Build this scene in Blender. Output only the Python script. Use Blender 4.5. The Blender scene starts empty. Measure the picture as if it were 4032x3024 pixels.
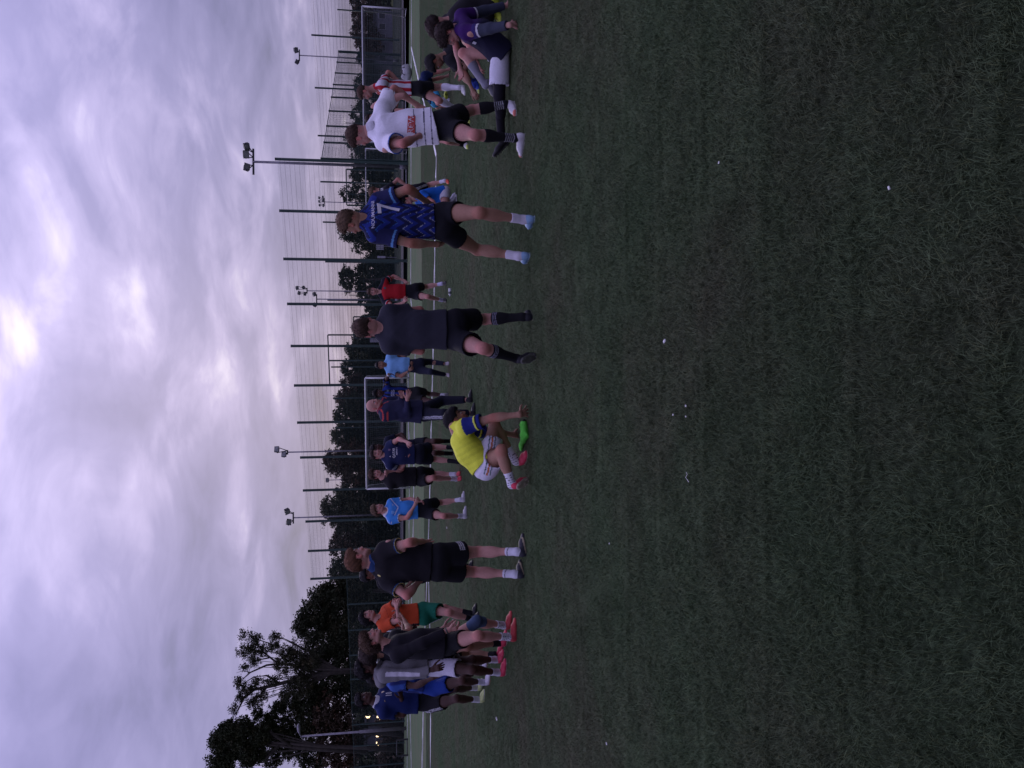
import bpy, math, random
import numpy as np
from mathutils import Matrix, Vector
from mathutils.bvhtree import BVHTree
random.seed(7)
RNG = np.random.default_rng(7)
SC = bpy.context.scene
COL = SC.collection

# ------------------------------------------------------------------ camera (phone held upright, picture stored on its side)
CH = 1.38                                  # lens height above the turf
FPX = 3100.0                               # focal length in pixels of the 4032-pixel side
PITCH = math.atan(494 / FPX)               # tilted down a little
ROLL = 0.009
_R0 = np.array([1.0, 0, 0])
_F0 = np.array([0, math.cos(PITCH), -math.sin(PITCH)])
_U0 = np.array([0, math.sin(PITCH), math.cos(PITCH)])
_CR = math.cos(ROLL) * _R0 - math.sin(ROLL) * _U0
_CU = math.sin(ROLL) * _R0 + math.cos(ROLL) * _U0
cam_d = bpy.data.cameras.new('camera')
cam = bpy.data.objects.new('camera', cam_d)
COL.objects.link(cam)
cam_d.sensor_width = 36.0
cam_d.sensor_fit = 'HORIZONTAL'
cam_d.lens = FPX / 4032 * 36
cam_d.clip_start = 0.05
cam_d.clip_end = 3000
M = Matrix.Identity(4)
for i in range(3):
    M[i][0] = -_CU[i]
    M[i][1] = _CR[i]
    M[i][2] = -_F0[i]
M[2][3] = CH
cam.matrix_world = M
SC.camera = cam

# ------------------------------------------------------------------ world: overcast evening sky
W = bpy.data.worlds.new('World')
SC.world = W
W.use_nodes = True
SUN_EL, SUN_AZ = math.radians(18.5), math.radians(-1)      # behind the cloud, in front of the camera
nt = W.node_tree
for n in list(nt.nodes):
    nt.nodes.remove(n)
def N(t, **k):
    n = nt.nodes.new(t)
    for a, b in k.items():
        setattr(n, a, b)
    return n
def LK(a, b):
    nt.links.new(a, b)
def mth(op, a, b=None, clamp=False):
    n = N('ShaderNodeMath', operation=op, use_clamp=clamp)
    for i, x in enumerate((a, b)):
        if x is None:
            continue
        if isinstance(x, (int, float)):
            n.inputs[i].default_value = x
        else:
            LK(x, n.inputs[i])
    return n.outputs[0]
def mixc(f, a, b, typ='MIX'):
    n = N('ShaderNodeMix', data_type='RGBA', blend_type=typ)
    for i, x in ((0, f), (6, a), (7, b)):
        if isinstance(x, (int, float)):
            n.inputs[i].default_value = x
        elif isinstance(x, tuple):
            n.inputs[i].default_value = (*x, 1)
        else:
            LK(x, n.inputs[i])
    return n.outputs[2]
def ramp(fac, pts, interp='LINEAR'):
    n = N('ShaderNodeValToRGB')
    n.color_ramp.interpolation = interp
    e = n.color_ramp.elements
    while len(e) > 1:
        e.remove(e[-1])
    e[0].position = pts[0][0]
    e[0].color = (*pts[0][1], 1) if isinstance(pts[0][1], tuple) else (pts[0][1],) * 3 + (1,)
    for p, c in pts[1:]:
        x = e.new(p)
        x.color = (*c, 1) if isinstance(c, tuple) else (c, c, c, 1)
    LK(fac, n.inputs[0])
    return n.outputs[0]
tc = N('ShaderNodeTexCoord')
sep = N('ShaderNodeSeparateXYZ')
LK(tc.outputs['Generated'], sep.inputs[0])
sx, sy, sz = sep.outputs
zz = mth('ADD', mth('MAXIMUM', sz, 0.0), 0.16)
cmb = N('ShaderNodeCombineXYZ')
LK(mth('DIVIDE', sx, zz), cmb.inputs[0])
LK(mth('DIVIDE', sy, zz), cmb.inputs[1])
def noise(vec, scale, detail, rough=0.5, loc=(0, 0, 0), dist=0.0):
    mp = N('ShaderNodeMapping')
    mp.inputs['Location'].default_value = loc
    LK(vec, mp.inputs[0])
    n = N('ShaderNodeTexNoise')
    n.inputs['Scale'].default_value = scale
    n.inputs['Detail'].default_value = detail
    n.inputs['Roughness'].default_value = rough
    n.inputs['Distortion'].default_value = dist
    LK(mp.outputs[0], n.inputs[0])
    return n.outputs[0]
big = noise(cmb.outputs[0], 0.85, 3, 0.5, (2.3, 5.1, 0), 0.6)
mid = noise(cmb.outputs[0], 2.4, 5, 0.5, (7.7, 1.3, 0), 0.9)
fin = noise(cmb.outputs[0], 9.0, 4, 0.55, (0.4, 3.3, 0), 0.4)
# glow of the hidden sun, in the thin part of the cloud
sd = (math.sin(SUN_AZ) * math.cos(SUN_EL), math.cos(SUN_AZ) * math.cos(SUN_EL), math.sin(SUN_EL))
dv = N('ShaderNodeVectorMath', operation='DOT_PRODUCT')
LK(tc.outputs['Generated'], dv.inputs[0])
dv.inputs[1].default_value = sd
glow = mth('POWER', mth('MAXIMUM', dv.outputs['Value'], 0.0), 24.0)
dens = mth('ADD', mth('ADD', mth('MULTIPLY', big, 0.75), mth('MULTIPLY', mid, 0.5)), mth('MULTIPLY', fin, 0.13))
val = mth('ADD', dens, mth('MULTIPLY', glow, 0.17))
cl = ramp(mth('ADD', mth('MULTIPLY', val, 1.15), -0.12), [(0.47, (1.75, 1.72, 3.3)), (0.60, (2.45, 2.3, 4.5)), (0.74, (3.2, 2.95, 5.5)), (0.86, (4.7, 4.2, 7.1)), (0.97, (7.6, 6.9, 9.2))])
# overcast luminance: brighter towards the zenith
el = mth('MAXIMUM', sz, 0.0)
cie = mth('ADD', 0.78, mth('MULTIPLY', mth('POWER', el, 1.5), 2.7))
clv = N('ShaderNodeVectorMath', operation='SCALE')
LK(cl, clv.inputs[0])
LK(cie, clv.inputs['Scale'])
# pale warm band low over the trees
hz = mth('POWER', mth('SUBTRACT', 1.0, mth('MINIMUM', mth('MULTIPLY', el, 9.0), 1.0)), 2.0)
cl2 = mixc(mth('MULTIPLY', hz, 0.35), clv.outputs[0], (3.9, 3.4, 5.0))
sky = N('ShaderNodeTexSky', sky_type='NISHITA')
sky.sun_disc = False
sky.sun_elevation = SUN_EL
sky.sun_rotation = SUN_AZ
allc = mixc(0.06, cl2, sky.outputs[0])
bg = N('ShaderNodeBackground')
LK(allc, bg.inputs[0])
bg.inputs[1].default_value = 0.10
wo = N('ShaderNodeOutputWorld')
LK(bg.outputs[0], wo.inputs[0])

sun_d = bpy.data.lights.new('sun', 'SUN')
sun_d.energy = 0.7
sun_d.angle = math.radians(35)
sun_d.color = (1.0, 0.93, 0.9)
sun = bpy.data.objects.new('sun', sun_d)
COL.objects.link(sun)
sun.rotation_euler = Vector(sd).to_track_quat('Z', 'Y').to_euler()

SC.view_settings.view_transform = 'Standard'
SC.view_settings.look = 'None'
SC.view_settings.exposure = 0.0
SC.view_settings.gamma = 1.0
SC.view_settings.use_curve_mapping = False
SC.render.engine = 'CYCLES'
SC.cycles.max_bounces = 5
SC.cycles.diffuse_bounces = 3
SC.cycles.glossy_bounces = 2
SC.cycles.transparent_max_bounces = 8

# ------------------------------------------------------------------ survey helpers: a sight line of the photo, and where it meets the ground or a distance
def ray(v, y):
    return (1512 - y) * _CR + (2016 - v) * _CU + FPX * _F0
EYE = np.array([0, 0, CH])
def G(v, y, z=0.0):
    d = ray(v, y)
    return EYE + d * ((z - CH) / d[2])
def AT(v, y, Y):
    d = ray(v, y)
    return EYE + d * (Y / d[1])
def nrm(a):
    a = np.asarray(a, float)
    return a / (np.linalg.norm(a) + 1e-12)

# ------------------------------------------------------------------ objects and materials
def tag(o, label=None, cat=None, group=None, kind=None):
    if label: o['label'] = label
    if cat: o['category'] = cat
    if group: o['group'] = group
    if kind: o['kind'] = kind
    return o
def empty(name, loc, label=None, cat=None, group=None):
    o = bpy.data.objects.new(name, None)
    o.empty_display_size = 0.2
    o.location = [float(x) for x in loc]
    COL.objects.link(o)
    return tag(o, label, cat, group)
def link(name, me, parent=None, mats=()):
    for m in mats:
        me.materials.append(m)
    o = bpy.data.objects.new(name, me)
    COL.objects.link(o)
    if parent is not None:
        o.parent = parent
        o.matrix_parent_inverse = Matrix.Translation(-Vector(parent_loc(parent)))
    return o
def parent_loc(p):
    return p.location if p.type == 'EMPTY' else (0, 0, 0)
def mesh_np(name, V, Fq, smooth=True, cols=None, F3=None):
    """V (n,3) array, Fq (m,4) quads, F3 (k,3) triangles -> mesh"""
    me = bpy.data.meshes.new(name)
    V = np.asarray(V, np.float32)
    nq = 0 if Fq is None else len(Fq)
    n3 = 0 if F3 is None else len(F3)
    me.vertices.add(len(V))
    me.vertices.foreach_set('co', V.ravel())
    idx = []
    if nq: idx.append(np.asarray(Fq, np.int32).ravel())
    if n3: idx.append(np.asarray(F3, np.int32).ravel())
    idx = np.concatenate(idx)
    me.loops.add(len(idx))
    me.loops.foreach_set('vertex_index', idx)
    me.polygons.add(nq + n3)
    st = np.concatenate([np.arange(nq) * 4, nq * 4 + np.arange(n3) * 3]).astype(np.int32)
    me.polygons.foreach_set('loop_start', st)
    me.update(calc_edges=True)
    me.polygons.foreach_set('use_smooth', np.full(nq + n3, bool(smooth)))
    if cols is not None:
        a = me.color_attributes.new('Col', 'FLOAT_COLOR', 'POINT')
        c4 = np.ones((len(V), 4), np.float32)
        c4[:, :3] = cols
        a.data.foreach_set('color', c4.ravel())
    return me

class MB:
    """collects boxes and tubes into one mesh"""
    def __init__(s):
        s.v, s.f, s.t, s.n = [], [], [], 0
    def add(s, V, F=None, T=None):
        s.v.append(np.asarray(V, float))
        if F is not None: s.f.append(np.asarray(F) + s.n)
        if T is not None: s.t.append(np.asarray(T) + s.n)
        s.n += len(V)
    def box(s, c, h, ax=None):
        c = np.asarray(c, float)
        ax = np.eye(3) if ax is None else np.asarray(ax)
        P = np.array([[x, y, z] for x in (-1, 1) for y in (-1, 1) for z in (-1, 1)], float) * np.asarray(h)
        s.add(c + P @ ax, [[0, 1, 3, 2], [4, 6, 7, 5], [0, 4, 5, 1], [2, 3, 7, 6], [0, 2, 6, 4], [1, 5, 7, 3]])
    def tube(s, pts, r, n=6, cap=True):
        pts = [np.asarray(p, float) for p in pts]
        rs = [r] * len(pts) if isinstance(r, (int, float)) else list(r)
        V = []
        up = None
        for i, p in enumerate(pts):
            d = nrm(pts[min(i + 1, len(pts) - 1)] - pts[max(i - 1, 0)])
            if up is None:
                up = np.array([0, 0, 1.0]) if abs(d[2]) < 0.9 else np.array([1.0, 0, 0])
            a = nrm(np.cross(d, up)); b = np.cross(d, a); up = -b if False else up
            for k in range(n):
                t = 2 * math.pi * k / n + math.pi / n
                V.append(p + rs[i] * (math.cos(t) * a + math.sin(t) * b))
        F = []
        for i in range(len(pts) - 1):
            for k in range(n):
                k2 = (k + 1) % n
                F.append([i * n + k, i * n + k2, (i + 1) * n + k2, (i + 1) * n + k])
        T = []
        if cap:
            for k in range(1, n - 1):
                T.append([0, k + 1, k]); T.append([(len(pts) - 1) * n, (len(pts) - 1) * n + k, (len(pts) - 1) * n + k + 1])
        s.add(V, F, T if T else None)
    def build(s, name, mat, parent=None, smooth=False):
        me = mesh_np(name, np.concatenate(s.v), np.concatenate(s.f) if s.f else None, smooth, None,
                     np.concatenate(s.t) if s.t else None)
        return link(name, me, parent, [mat])

def mat(name, base=(0.5, 0.5, 0.5), rough=0.6, metal=0.0, attr=False, noise_amt=0.0, nscale=20, bump=0.0, bscale=200, spec=0.5, emit=None, sheen=0.0, coord='Object', stretch=(1,1,1)):
    m = bpy.data.materials.new(name)
    m.use_nodes = True
    t = m.node_tree
    b = t.nodes['Principled BSDF']
    b.inputs['Roughness'].default_value = rough
    b.inputs['Metallic'].default_value = metal
    b.inputs['Specular IOR Level'].default_value = spec
    if sheen:
        b.inputs['Sheen Weight'].default_value = sheen
        b.inputs['Sheen Roughness'].default_value = 0.5
    b.inputs['Base Color'].default_value = (*base, 1)
    src = None
    if attr:
        a = t.nodes.new('ShaderNodeAttribute'); a.attribute_name = 'Col'
        src = a.outputs['Color']
    tcn = t.nodes.new('ShaderNodeTexCoord')
    vec = tcn.outputs[coord]
    if coord == 'World':
        pass
    mp = t.nodes.new('ShaderNodeMapping'); mp.inputs['Scale'].default_value = stretch
    t.links.new(vec, mp.inputs[0]); vec = mp.outputs[0]
    if noise_amt:
        n = t.nodes.new('ShaderNodeTexNoise'); n.inputs['Scale'].default_value = nscale; n.inputs['Detail'].default_value = 5
        t.links.new(vec, n.inputs[0])
        mr = t.nodes.new('ShaderNodeMapRange')
        mr.inputs[1].default_value = 0.3; mr.inputs[2].default_value = 0.7
        mr.inputs[3].default_value = 1 - noise_amt; mr.inputs[4].default_value = 1 + noise_amt
        t.links.new(n.outputs[0], mr.inputs[0])
        sc_ = t.nodes.new('ShaderNodeVectorMath'); sc_.operation = 'SCALE'
        if src is not None: t.links.new(src, sc_.inputs[0])
        else: sc_.inputs[0].default_value = base
        t.links.new(mr.outputs[0], sc_.inputs['Scale'])
        src = sc_.outputs[0]
    if src is not None:
        t.links.new(src, b.inputs['Base Color'])
    if bump:
        n = t.nodes.new('ShaderNodeTexNoise'); n.inputs['Scale'].default_value = bscale; n.inputs['Detail'].default_value = 3
        t.links.new(vec, n.inputs[0])
        bp = t.nodes.new('ShaderNodeBump'); bp.inputs['Strength'].default_value = 1.0; bp.inputs['Distance'].default_value = bump
        t.links.new(n.outputs[0], bp.inputs['Height'])
        t.links.new(bp.outputs[0], b.inputs['Normal'])
    if emit:
        b.inputs['Emission Color'].default_value = (*emit[0], 1)
        b.inputs['Emission Strength'].default_value = emit[1]
    return m

MT = dict(
    post=mat('post_green_paint', (0.012, 0.035, 0.03), 0.45, noise_amt=0.25, nscale=3),
    wire=mat('wire_green_coat', (0.013, 0.033, 0.03), 0.5),
    galv=mat('galvanised_steel', (0.16, 0.15, 0.17), 0.5, 0.5, noise_amt=0.25, nscale=4),
    black=mat('black_housing', (0.012, 0.013, 0.014), 0.45, noise_amt=0.2, nscale=8),
    glass=mat('lamp_glass', (0.22, 0.22, 0.22), 0.15, noise_amt=0.3, nscale=6),
    goal=mat('goal_white_paint', (0.46, 0.46, 0.47), 0.45, noise_amt=0.12, nscale=6),
    net=mat('net_cord', (0.13, 0.135, 0.14), 0.8),
    bark=mat('bark', (0.035, 0.028, 0.022), 0.9, noise_amt=0.4, nscale=3, bump=0.03, bscale=8),
    leaf=mat('leaf', rough=0.8, attr=True, spec=0.15),
    tarmac=mat('tarmac', (0.050, 0.045, 0.052), 0.95, spec=0.1, noise_amt=0.22, nscale=0.6, bump=0.004, bscale=60),
    farturf=mat('far_pitch_turf', (0.010, 0.016, 0.012), 1.0, spec=0.05, noise_amt=0.25, nscale=0.3),
    meadow=mat('meadow_grass', (0.070, 0.080, 0.030), 1.0, spec=0.05, noise_amt=0.3, nscale=0.15),
    cloth=mat('sports_cloth', rough=0.8, attr=True, noise_amt=0.06, nscale=60, bump=0.0012, bscale=240, spec=0.12),
    skin=mat('skin', rough=0.6, attr=True, noise_amt=0.07, nscale=45, bump=0.0006, bscale=300, spec=0.25),
    hair=mat('hair', rough=0.65, attr=True, noise_amt=0.3, nscale=120, bump=0.002, bscale=160, spec=0.15),
    shoe=mat('shoe_synthetic', rough=0.5, attr=True, noise_amt=0.08, nscale=70, spec=0.2),
    print=mat('shirt_print', (0.6, 0.6, 0.62), 0.6, noise_amt=0.06, nscale=80),
)
# ------------------------------------------------------------------ implicit surfaces: bodies and clothes as one smooth skin each
def rc(a, b, ra, rb):
    a = np.asarray(a, float); b = np.asarray(b, float); ab = b - a; L2 = max(ab @ ab, 1e-9)
    def f(P):
        q = P - a
        t = np.clip(q @ ab / L2, 0, 1)
        q = q - t[:, None] * ab
        return np.sqrt((q * q).sum(1)) - (ra + (rb - ra) * t)
    f.box = (np.minimum(a, b) - max(ra, rb), np.maximum(a, b) + max(ra, rb))
    return f
def an(a, b, ra, rb, lat, rh=None):
    """segment with an elliptical section: ra, rb = (sideways, front-back) radii at both ends"""
    a = np.asarray(a, float); b = np.asarray(b, float); ab = b - a; L = max(np.linalg.norm(ab), 1e-6)
    w = ab / L if L > 1e-5 else np.array([0, 0, 1.0])
    lat = nrm(lat - w * (lat @ w)); dep = np.cross(w, lat)
    rh = rh or min(ra[1], rb[1])
    def f(P):
        q = P - a
        t = np.clip(q @ w / L, 0, 1)
        q = q - (t * L)[:, None] * w
        rl = ra[0] + (rb[0] - ra[0]) * t; rd = ra[1] + (rb[1] - ra[1]) * t
        x = q @ lat / rl; z = q @ dep / rd; h = q @ w / rh
        k = np.sqrt(x * x + z * z + h * h) + 1e-6
        return np.sqrt((q * q).sum(1)) * (k - 1) / k - np.where(k < 0.3, 0.02, 0)
    m = max(*ra, *rb, rh)
    f.box = (np.minimum(a, b) - m, np.maximum(a, b) + m)
    return f
def el(c, r, ax):
    """ellipsoid, ax rows = axes"""
    c = np.asarray(c, float); ax = np.asarray(ax, float)
    def f(P):
        q = (P - c) @ ax.T
        k = np.sqrt(((q / r) ** 2).sum(1)) + 1e-6
        return np.sqrt((q * q).sum(1)) * (k - 1) / k
    m = max(r)
    f.box = (c - m, c + m)
    return f
def smin(a, b, k):
    h = np.clip(0.5 + 0.5 * (b - a) / k, 0, 1)
    return b + (a - b) * h - k * h * (1 - h)
def uni(prims):
    """prims: list of (fn, k) blended in order; k < 0 carves"""
    def f(P):
        d = prims[0][0](P)
        for g, k in prims[1:]:
            if k < 0:
                d = -smin(-d, g(P), -k)
            else:
                d = smin(d, g(P), k)
        return d
    bs = [g.box for g, k in prims if k >= 0]
    f.box = (np.min([b[0] for b in bs], 0), np.max([b[1] for b in bs], 0))
    return f
def cutp(f, p, n):
    """keep the side against n"""
    p = np.asarray(p, float); n = nrm(n)
    def g(P):
        return np.maximum(f(P), (P - p) @ n)
    g.box = f.box
    return g
_WK = [nrm(RNG.normal(size=3)) for _ in range(10)]
def wrin(P, s=1.0, ph=0.0):
    """soft cloth folds"""
    w = np.stack([np.sin(P @ _WK[i] * 13 * s + i * 1.7 + ph) for i in range(3)], 1) * 0.045 / s
    Q = P + w
    a = 0
    for i in range(3, 8):
        a = a + (1 - np.abs(np.sin(Q @ _WK[i] * (9 + 4.5 * i) * s * 0.55 + i + ph))) ** 2 * (0.30 - 0.02 * i)
    return a - 0.35

CE = [(0, 0, 0), (1, 0, 0), (0, 1, 0), (1, 1, 0), (0, 0, 1), (1, 0, 1), (0, 1, 1), (1, 1, 1)]
def polygonise(f, res, pad=0.012):
    """sparse evaluation + surface nets"""
    lo, hi = f.box[0] - pad, f.box[1] + pad
    n = np.maximum(np.ceil((hi - lo) / (res * 4)).astype(int), 2)
    cs = res * 4
    gx = [lo[i] + (np.arange(n[i]) + 0.5) * cs for i in range(3)]
    X = np.stack(np.meshgrid(*gx, indexing='ij'), -1).reshape(-1, 3)
    dc = f(X).reshape(n)
    act = np.abs(dc) < cs * 1.35
    N1 = n * 4
    D = np.repeat(np.repeat(np.repeat(np.where(dc > 0, 1.0, -1.0), 4, 0), 4, 1), 4, 2)
    Mf = np.repeat(np.repeat(np.repeat(act, 4, 0), 4, 1), 4, 2)
    I = np.argwhere(Mf)
    P = lo + (I + 0.5) * res
    d = np.empty(len(P))
    for s in range(0, len(P), 200000):
        d[s:s + 200000] = f(P[s:s + 200000])
    D[Mf] = d
    ins = D < 0
    nx, ny, nz = D.shape
    cnt = np.zeros((nx - 1, ny - 1, nz - 1), np.int8)
    for c in CE:
        cnt += ins[c[0]:nx - 1 + c[0], c[1]:ny - 1 + c[1], c[2]:nz - 1 + c[2]]
    A = np.argwhere((cnt > 0) & (cnt < 8))
    vid = np.full(cnt.shape, -1, np.int64)
    vid[A[:, 0], A[:, 1], A[:, 2]] = np.arange(len(A))
    cd = np.stack([D[A[:, 0] + c[0], A[:, 1] + c[1], A[:, 2] + c[2]] for c in CE], 1)
    acc = np.zeros((len(A), 3)); num = np.zeros(len(A))
    for i in range(8):
        for ax in range(3):
            if CE[i][ax] == 0:
                j = i + (1, 2, 4)[ax]
                a, b = cd[:, i], cd[:, j]
                m = (a < 0) != (b < 0)
                t = np.where(m, a / np.where(m, a - b, 1), 0)
                p = np.tile(np.array(CE[i], float), (len(A), 1)); p[:, ax] += t
                acc[m] += p[m]; num[m] += 1
    V = lo + (A + 0.5 + acc / num[:, None]) * res
    quads = []
    for ax in range(3):
        o1, o2 = [(1, 2), (2, 0), (0, 1)][ax]
        sl = [slice(None)] * 3; sl[ax] = slice(0, -1); s2 = [slice(None)] * 3; s2[ax] = slice(1, None)
        ch = ins[tuple(sl)] != ins[tuple(s2)]
        E = np.argwhere(ch)
        ok = (E[:, o1] > 0) & (E[:, o2] > 0) & (E[:, o1] < D.shape[o1] - 1) & (E[:, o2] < D.shape[o2] - 1)
        E = E[ok]
        def gv(d1, d2):
            Q = E.copy(); Q[:, o1] -= d1; Q[:, o2] -= d2
            return vid[Q[:, 0], Q[:, 1], Q[:, 2]]
        q = np.stack([gv(1, 1), gv(0, 1), gv(0, 0), gv(1, 0)], 1)
        fl = ~ins[E[:, 0], E[:, 1], E[:, 2]]
        q[fl] = q[fl][:, ::-1]
        quads.append(q[(q >= 0).all(1)])
    return V, np.concatenate(quads)
def vnormals(V, F):
    a = V[F[:, 2]] - V[F[:, 0]]; b = V[F[:, 3]] - V[F[:, 1]]
    n = np.cross(a, b)
    Nn = np.zeros_like(V)
    for k in range(4):
        np.add.at(Nn, F[:, k], n)
    return Nn / (np.linalg.norm(Nn, axis=1, keepdims=True) + 1e-12)
def join(parts):
    V, F, C = [], [], []
    o = 0
    for v, f, c in parts:
        V.append(v); F.append(f + o); C.append(np.broadcast_to(c, (len(v), 3)))
        o += len(v)
    return np.concatenate(V), np.concatenate(F), np.concatenate(C)

def S(a, b, x):
    t = np.clip((x - a) / (b - a), 0, 1)
    return t * t * (3 - 2 * t)
def mixa(A, B, t):
    return A + (B - A) * np.asarray(t)[:, None]

# ------------------------------------------------------------------ people
SKIN = dict(fair=(.40, .205, .165), tan=(.30, .16, .105), olive=(.22, .115, .075), brown=(.13, .062, .042), dark=(.055, .026, .019))
HAIRC = dict(brown=(.045, .026, .018), dkbrown=(.022, .014, .012), ginger=(.085, .038, .020), blond=(.15, .095, .055), black=(.008, .007, .008), fairb=(.085, .052, .032))

def solve(px, anchors, pref, w, Y0, span=0.8):
    Ys = np.arange(Y0 - span, Y0 + span, 0.004)
    d = ray(*px)
    P = EYE + d[None] * (Ys / d[1])[:, None]
    c = -w * (P @ pref)
    for A, L in anchors:
        c = c + (np.linalg.norm(P - A, axis=1) - L) ** 2 * 4
    return P[np.argmin(c)]

def hand_prims(Wp, D, T, curl, k, spread=0.10, sgn=1):
    """palm, four fingers of different length with two bends, thumb from the side of the palm near its base"""
    D = nrm(D); T = nrm(T - D * (T @ D)); Nn = np.cross(D, T) * sgn     # Nn: back of the hand
    pr = [(an(Wp - D * 0.01, Wp + D * 0.078 * k, (0.027 * k, 0.019 * k), (0.040 * k, 0.0135 * k), T, 0.012 * k), 0)]
    for i, (o, L) in enumerate(((0.030, 0.074), (0.0105, 0.083), (-0.010, 0.077), (-0.029, 0.061))):
        p = Wp + D * (0.082 - 0.004 * abs(i - 1)) * k + T * o * k
        a = curl * (0.75 + 0.12 * i)
        dirv = nrm(D + T * spread * (1.5 - i) * 0.9)
        r = 0.0092 * k
        for j, fr in enumerate((0.48, 0.30, 0.24)):
            dd = math.cos(a) * dirv - math.sin(a) * Nn
            q = p + dd * L * fr * k
            pr.append((rc(p, q, r, r * 0.92), 0.006 if j else 0.009))
            p = q; a += curl * 0.9; r *= 0.92
    p = Wp + D * 0.018 * k + T * 0.026 * k
    for L, mix_, r in ((0.045, 0.75, 0.0135), (0.034, 0.42, 0.0105), (0.026, 0.25, 0.009)):
        dd = nrm(D * 0.8 + T * mix_ - Nn * 0.25 * (1 + curl))
        q = p + dd * L * k
        pr.append((rc(p, q, r * k, r * 0.88 * k), 0.008)); p = q
    return uni(pr)

def person(s):
    H = s.get('H', 1.0); near = s.get('near', False)
    rb, rcl, rh, rha = (0.0125, 0.0092, 0.0060, 0.0057) if near else (0.0175, 0.0132, 0.0084, 0.0080)
    if s.get('hidden'): rb, rcl, rh, rha = 0.017, 0.015, 0.010, 0.009
    ya = math.radians(s['yaw']); F = np.array([math.sin(ya), math.cos(ya), 0]); R = np.array([math.cos(ya), -math.sin(ya), 0])
    UP = np.array([0, 0, 1.0])
    Lth, Lsh, Lua, Lfa = 0.435 * H, 0.425 * H, 0.285 * H, 0.26 * H
    J = {}
    # feet on the ground
    feet = {}
    for sd in 'LR':
        q = s[sd]
        if 'an' in q:
            continue
        he, to = q['he'], q['to']
        if q.get('up'):
            t = G(*to, z=0.03)
            hl = solve(he, [(t, 0.24 * H)], q.get('pref', np.array([0, -1.0, 0.3])), 0.05, t[1], 0.4)
            feet[sd] = (hl, t, True)
        else:
            h = G(*he); t = G(*to)
            dd = nrm(t - h)
            feet[sd] = (h, h + dd * 0.265 * H, False)
    if feet:
        Yg = np.mean([f[0][1] * .6 + f[1][1] * .4 for f in feet.values()])
    else:
        Yg = s['Y']
    Yg = s.get('Y', Yg)
    pel = AT(*s['pel'][:2], Yg + s.get('pd', 0))
    nk = AT(*s['nk'][:2], pel[1] + s.get('nd', 0))
    hc = AT(*s['hd'][:2], nk[1] + s.get('hdd', 0))
    ws = AT(*s['ws'][:2], (pel[1] + nk[1]) / 2 + (s['ws'][2] if len(s['ws']) > 2 else 0)) if 'ws' in s else (pel * .52 + nk * .48) + F * 0.012
    SP = nrm(nk - pel)
    SPu = nrm(nk - ws)
    Rt = nrm(R - SPu * (R @ SPu))           # sideways of the chest
    Rp = nrm(R - nrm(ws - pel) * (R @ nrm(ws - pel)))
    Ft = np.cross(SPu, Rt)
    sw = s.get('sw', 0.178) * H
    for sd, sg in (('L', -1), ('R', 1)):
        q = s[sd]
        sh0 = nk + Rt * sg * sw - SPu * 0.055 * H
        J['s' + sd] = solve(q['sh'], [(sh0, 0.0)], Rt * sg, 0.0, sh0[1], 0.25) if 'sh' in q else sh0
        def off(base, o):
            return base + R * o[1] * H + F * o[2] * H + UP * o[3] * H
        if 'el' in q:
            if q['el'][0] == 'o': e = off(J['s' + sd], q['el']); e = J['s' + sd] + nrm(e - J['s' + sd]) * Lua
            else:
                anc = [(J['s' + sd], Lua)]
                e = solve(q['el'][:2], anc, np.asarray(q.get('ep', -F * 0.6), float), 0.10, J['s' + sd][1], 0.45)
        else:
            e = J['s' + sd] + nrm(-UP + R * sg * .12 - F * .05) * Lua
        if 'wr' in q:
            if q['wr'][0] == 'o': w = off(e, q['wr']); w = e + nrm(w - e) * Lfa
            else: w = solve(q['wr'][:2], [(e, Lfa)], np.asarray(q.get('wp', F * 0.6), float), 0.10, e[1], 0.45)
        else:
            w = e + nrm(-UP + F * .35) * Lfa
        J['e' + sd], J['w' + sd] = e, w
        if 'ha' in q:
            if q['ha'][0] == 'o': hdv = nrm(R * q['ha'][1] + F * q['ha'][2] + UP * q['ha'][3])
            else:
                tip = solve(q['ha'][:2], [(w, 0.16 * H)], np.asarray(q.get('hp', nrm(w - e)), float), 0.06, w[1], 0.2); hdv = nrm(tip - w)
        else: hdv = nrm(w - e)
        J['h' + sd] = hdv
        J['t' + sd] = np.asarray(q.get('th', F * 0.8 + UP * 0.2), float)
        hp = pel + Rp * sg * 0.092 * H - UP * 0.02 * H
        J['p' + sd] = hp
        if sd in feet:
            h, t, upf = feet[sd]
            fd = nrm(t - h)
            if upf:
                nn = nrm(np.cross(np.cross(fd, UP), fd))
                if nn @ UP < 0: nn = -nn
                ank = h + fd * 0.055 * H + nn * 0.085 * H
            else:
                ank = h + fd * 0.065 * H + UP * 0.105 * H
                nn = UP
            J['a' + sd] = ank
            J['f' + sd] = (h, fd, nn)
        else:
            ank = AT(*q['an'][:2], Yg + q['an'][2]); toe = AT(*q['to'][:2], Yg + q['to'][2])
            fd = nrm(toe - ank)
            nn = nrm(q.get('fn', UP)); fd = nrm(fd)
            J['a' + sd] = ank
            nn = nrm(nn - fd * (nn @ fd))
            J['f' + sd] = (ank - fd * 0.065 * H - nn * 0.09 * H, fd, nn)
        if 'kn' in q:
            J['k' + sd] = solve(q['kn'][:2], [(hp, Lth), (J['a' + sd], Lsh)], np.asarray(q.get('kp', F), float), 0.03, (hp[1] + J['a' + sd][1]) / 2, 0.6)
        else:
            a_, b_ = hp, J['a' + sd]; mdp = (a_ * Lsh + b_ * Lth) / (Lsh + Lth)
            dist = np.linalg.norm(a_ - b_); hh = math.sqrt(max(0, Lth ** 2 - (dist * Lth / (Lsh + Lth)) ** 2))
            kp = np.asarray(q.get('kp', F), float); ax_ = nrm(b_ - a_)
            J['k' + sd] = mdp + nrm(kp - ax_ * (kp @ ax_)) * hh
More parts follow.
